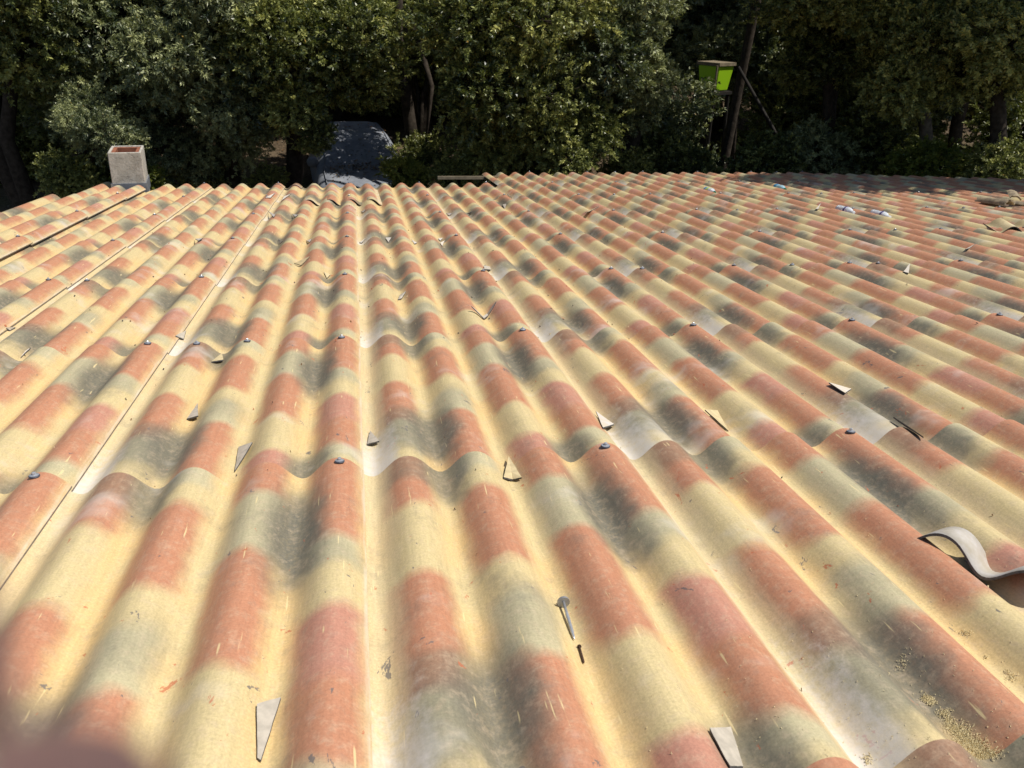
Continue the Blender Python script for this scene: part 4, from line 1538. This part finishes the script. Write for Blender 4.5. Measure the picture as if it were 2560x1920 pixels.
for k in range(620):
    px, py = rng.uniform(1500, 2580), rng.uniform(1100, 1930)
    if rng.random() > ((px - 1400) / 1200) * ((py - 900) / 1000) * 1.3:
        continue
    q = on_roof(px, py)
    q.z = surf(q.x, q.y) + 0.0008
    chip(q, rng.uniform(0.0015, 0.0042), rng.uniform(0.0007, 0.0014))
o = b.build('sawdust', SAW, None, matrix=M_ROOF)
tag(o, 'pale sawdust gathered in the troughs at the lower right', 'sawdust', kind='stuff')

# bits of bark, leaf and swarf all over the roof
b = MB()
BITS = [plain('dark bit', (0.06, 0.05, 0.045), 0.85, 0.2), plain('orange paint flake', (0.42, 0.13, 0.06), 0.7, 0.3), DEAD[0], plain('pale bit', (0.62, 0.52, 0.32), 0.8, 0.2)]
for k in range(560):
    if k < 330:
        x, y = rng.uniform(-2.3, 3.2), rng.uniform(1.2, 7.0)
    else:
        x, y = rng.uniform(-1.4, 4.5), rng.uniform(-1.2, 3.5)
    tr = rng.random()
    if tr < 0.55:
        x = round(x / PITCH) * PITCH + PITCH / 2 + rng.gauss(0, 0.02)
    z = surf(x, y) + 0.001
    l = rng.uniform(0.004, 0.016) * (1.0 if y > 1 else 0.6)
    w = l * rng.uniform(0.2, 0.5)
    a = rng.gauss(PI / 2, 0.6)
    ca, sa = math.cos(a), math.sin(a)
    hh = rng.uniform(0.001, 0.005)
    pts = [(x - ca * l / 2, y - sa * l / 2, z), (x - sa * w * 0.6, y + ca * w * 0.6, surf(x - sa * w * 0.6, y) + 0.001 + hh), (x + ca * l / 2, y + sa * l / 2, z + hh),
           (x + sa * w * 0.5, y - ca * w * 0.5, surf(x + sa * w * 0.5, y) + 0.001), (x, y, z + hh + 0.002)]
    b.add(pts, [(0, 3, 4), (3, 2, 4), (2, 1, 4), (1, 0, 4), (0, 1, 2, 3)], rng.choice([0, 0, 0, 2, 2, 1, 3]))
o = b.build('debris', BITS, None, matrix=M_ROOF)
tag(o, 'small dark bits and flakes scattered over the roof', 'debris', kind='stuff')

# ------------------------------------------------------------------ the photographer's fingers, close to the lens at the lower left
SKIN = NG('skin')
SKIN.set(color=SKIN.mix(SKIN.step(SKIN.noise(SKIN.coords(), 90.0, 3), 0.35, 0.65), (0.46, 0.37, 0.36), (0.54, 0.43, 0.42)), rough=0.55, spec=0.35, sss=0.15)
SKIN.b.inputs['Subsurface Radius'].default_value = (0.004, 0.0015, 0.001)
NAIL = plain('finger nail', (0.45, 0.30, 0.27), 0.3, 0.5)


def hand():
    W = [(-0.125, -0.165, 0.030)]
    chains = [
        [(-0.0173, -0.0193, -0.0280), (-0.0262, -0.0412, -0.0360), (-0.0405, -0.0665, -0.0400), (-0.0640, -0.1040, -0.0300)],
        [(-0.0260, -0.0125, -0.0310), (-0.0384, -0.0348, -0.0410), (-0.0565, -0.0615, -0.0460), (-0.0830, -0.0970, -0.0310)],
        [(-0.0460, -0.0180, -0.0380), (-0.0570, -0.0365, -0.0470), (-0.0745, -0.0590, -0.0480), (-0.0985, -0.0900, -0.0300)],
        [(-0.0670, -0.0270, -0.0430), (-0.0775, -0.0410, -0.0510), (-0.0920, -0.0580, -0.0480), (-0.1120, -0.0840, -0.0260)],
    ]
    thumb = [(-0.0270, -0.1080, 0.0060), (-0.0430, -0.1220, 0.0080), (-0.0680, -0.1360, 0.0100)]
    vs, es, rad = [Vector(W[0])], [], [0.024]
    vs.append(Vector((-0.215, -0.290, 0.080)))
    es.append((0, 1))
    rad.append(0.034)
    palm = len(vs)
    vs.append(Vector((-0.100, -0.128, -0.002)))
    rad.append(0.026)
    es.append((0, palm))
    for c, sc in zip(chains, (1.0, 1.03, 0.97, 0.84)):
        prev = palm
        for q, r in zip(c[::-1], (0.0125, 0.0098, 0.0086, 0.0072)):
            vs.append(Vector(q))
            rad.append(r * sc)
            es.append((prev, len(vs) - 1))
            prev = len(vs) - 1
    prev = palm
    for q, r in zip(thumb[::-1], (0.0150, 0.0110, 0.0090)):
        vs.append(Vector(q))
        rad.append(r)
        es.append((prev, len(vs) - 1))
        prev = len(vs) - 1
    me = bpy.data.meshes.new('hand')
    me.from_pydata(vs, es, [])
    me.materials.append(SKIN.mat)
    o = bpy.data.objects.new('hand', me)
    COL.objects.link(o)
    place_m = M_ROOF @ Matrix.Translation(CAM_ROOF) @ rot
    o.matrix_basis = place_m
    sk = o.modifiers.new('skin', 'SKIN')
    sk.use_smooth_shade = True
    lay = me.skin_vertices[0].data
    for k, r in enumerate(rad):
        lay[k].radius = (r, r)
    lay[palm].use_root = True
    sb = o.modifiers.new('sub', 'SUBSURF')
    sb.levels = sb.render_levels = 2
    tag(o, "fingertips of the photographer's hand, blurred, in the lower left corner", 'hand')
    for c in chains:
        tip, dip = Vector(c[0]), Vector(c[1])
        ax = (tip - dip).normalized()
        up = Vector((0, 0, -1))
        up = (up - ax * up.dot(ax)).normalized()
        sd = ax.cross(up)
        b = MB()
        vsn, fsn = [], []
        for i in range(5):
            for j in range(5):
                u, v = (j - 2) / 2, i / 4
                vsn.append(tip + ax * (-0.006 + 0.011 * v) + sd * (u * 0.0050 * (1 - 0.25 * v * v)) + up * (0.0078 - 0.0022 * u * u - 0.0018 * v * v))
        for i in range(4):
            for j in range(4):
                k = i * 5 + j
                fsn.append((k, k + 1, k + 6, k + 5))
        mesh_obj('nail', vsn, fsn, NAIL, o, smooth=True)


hand()
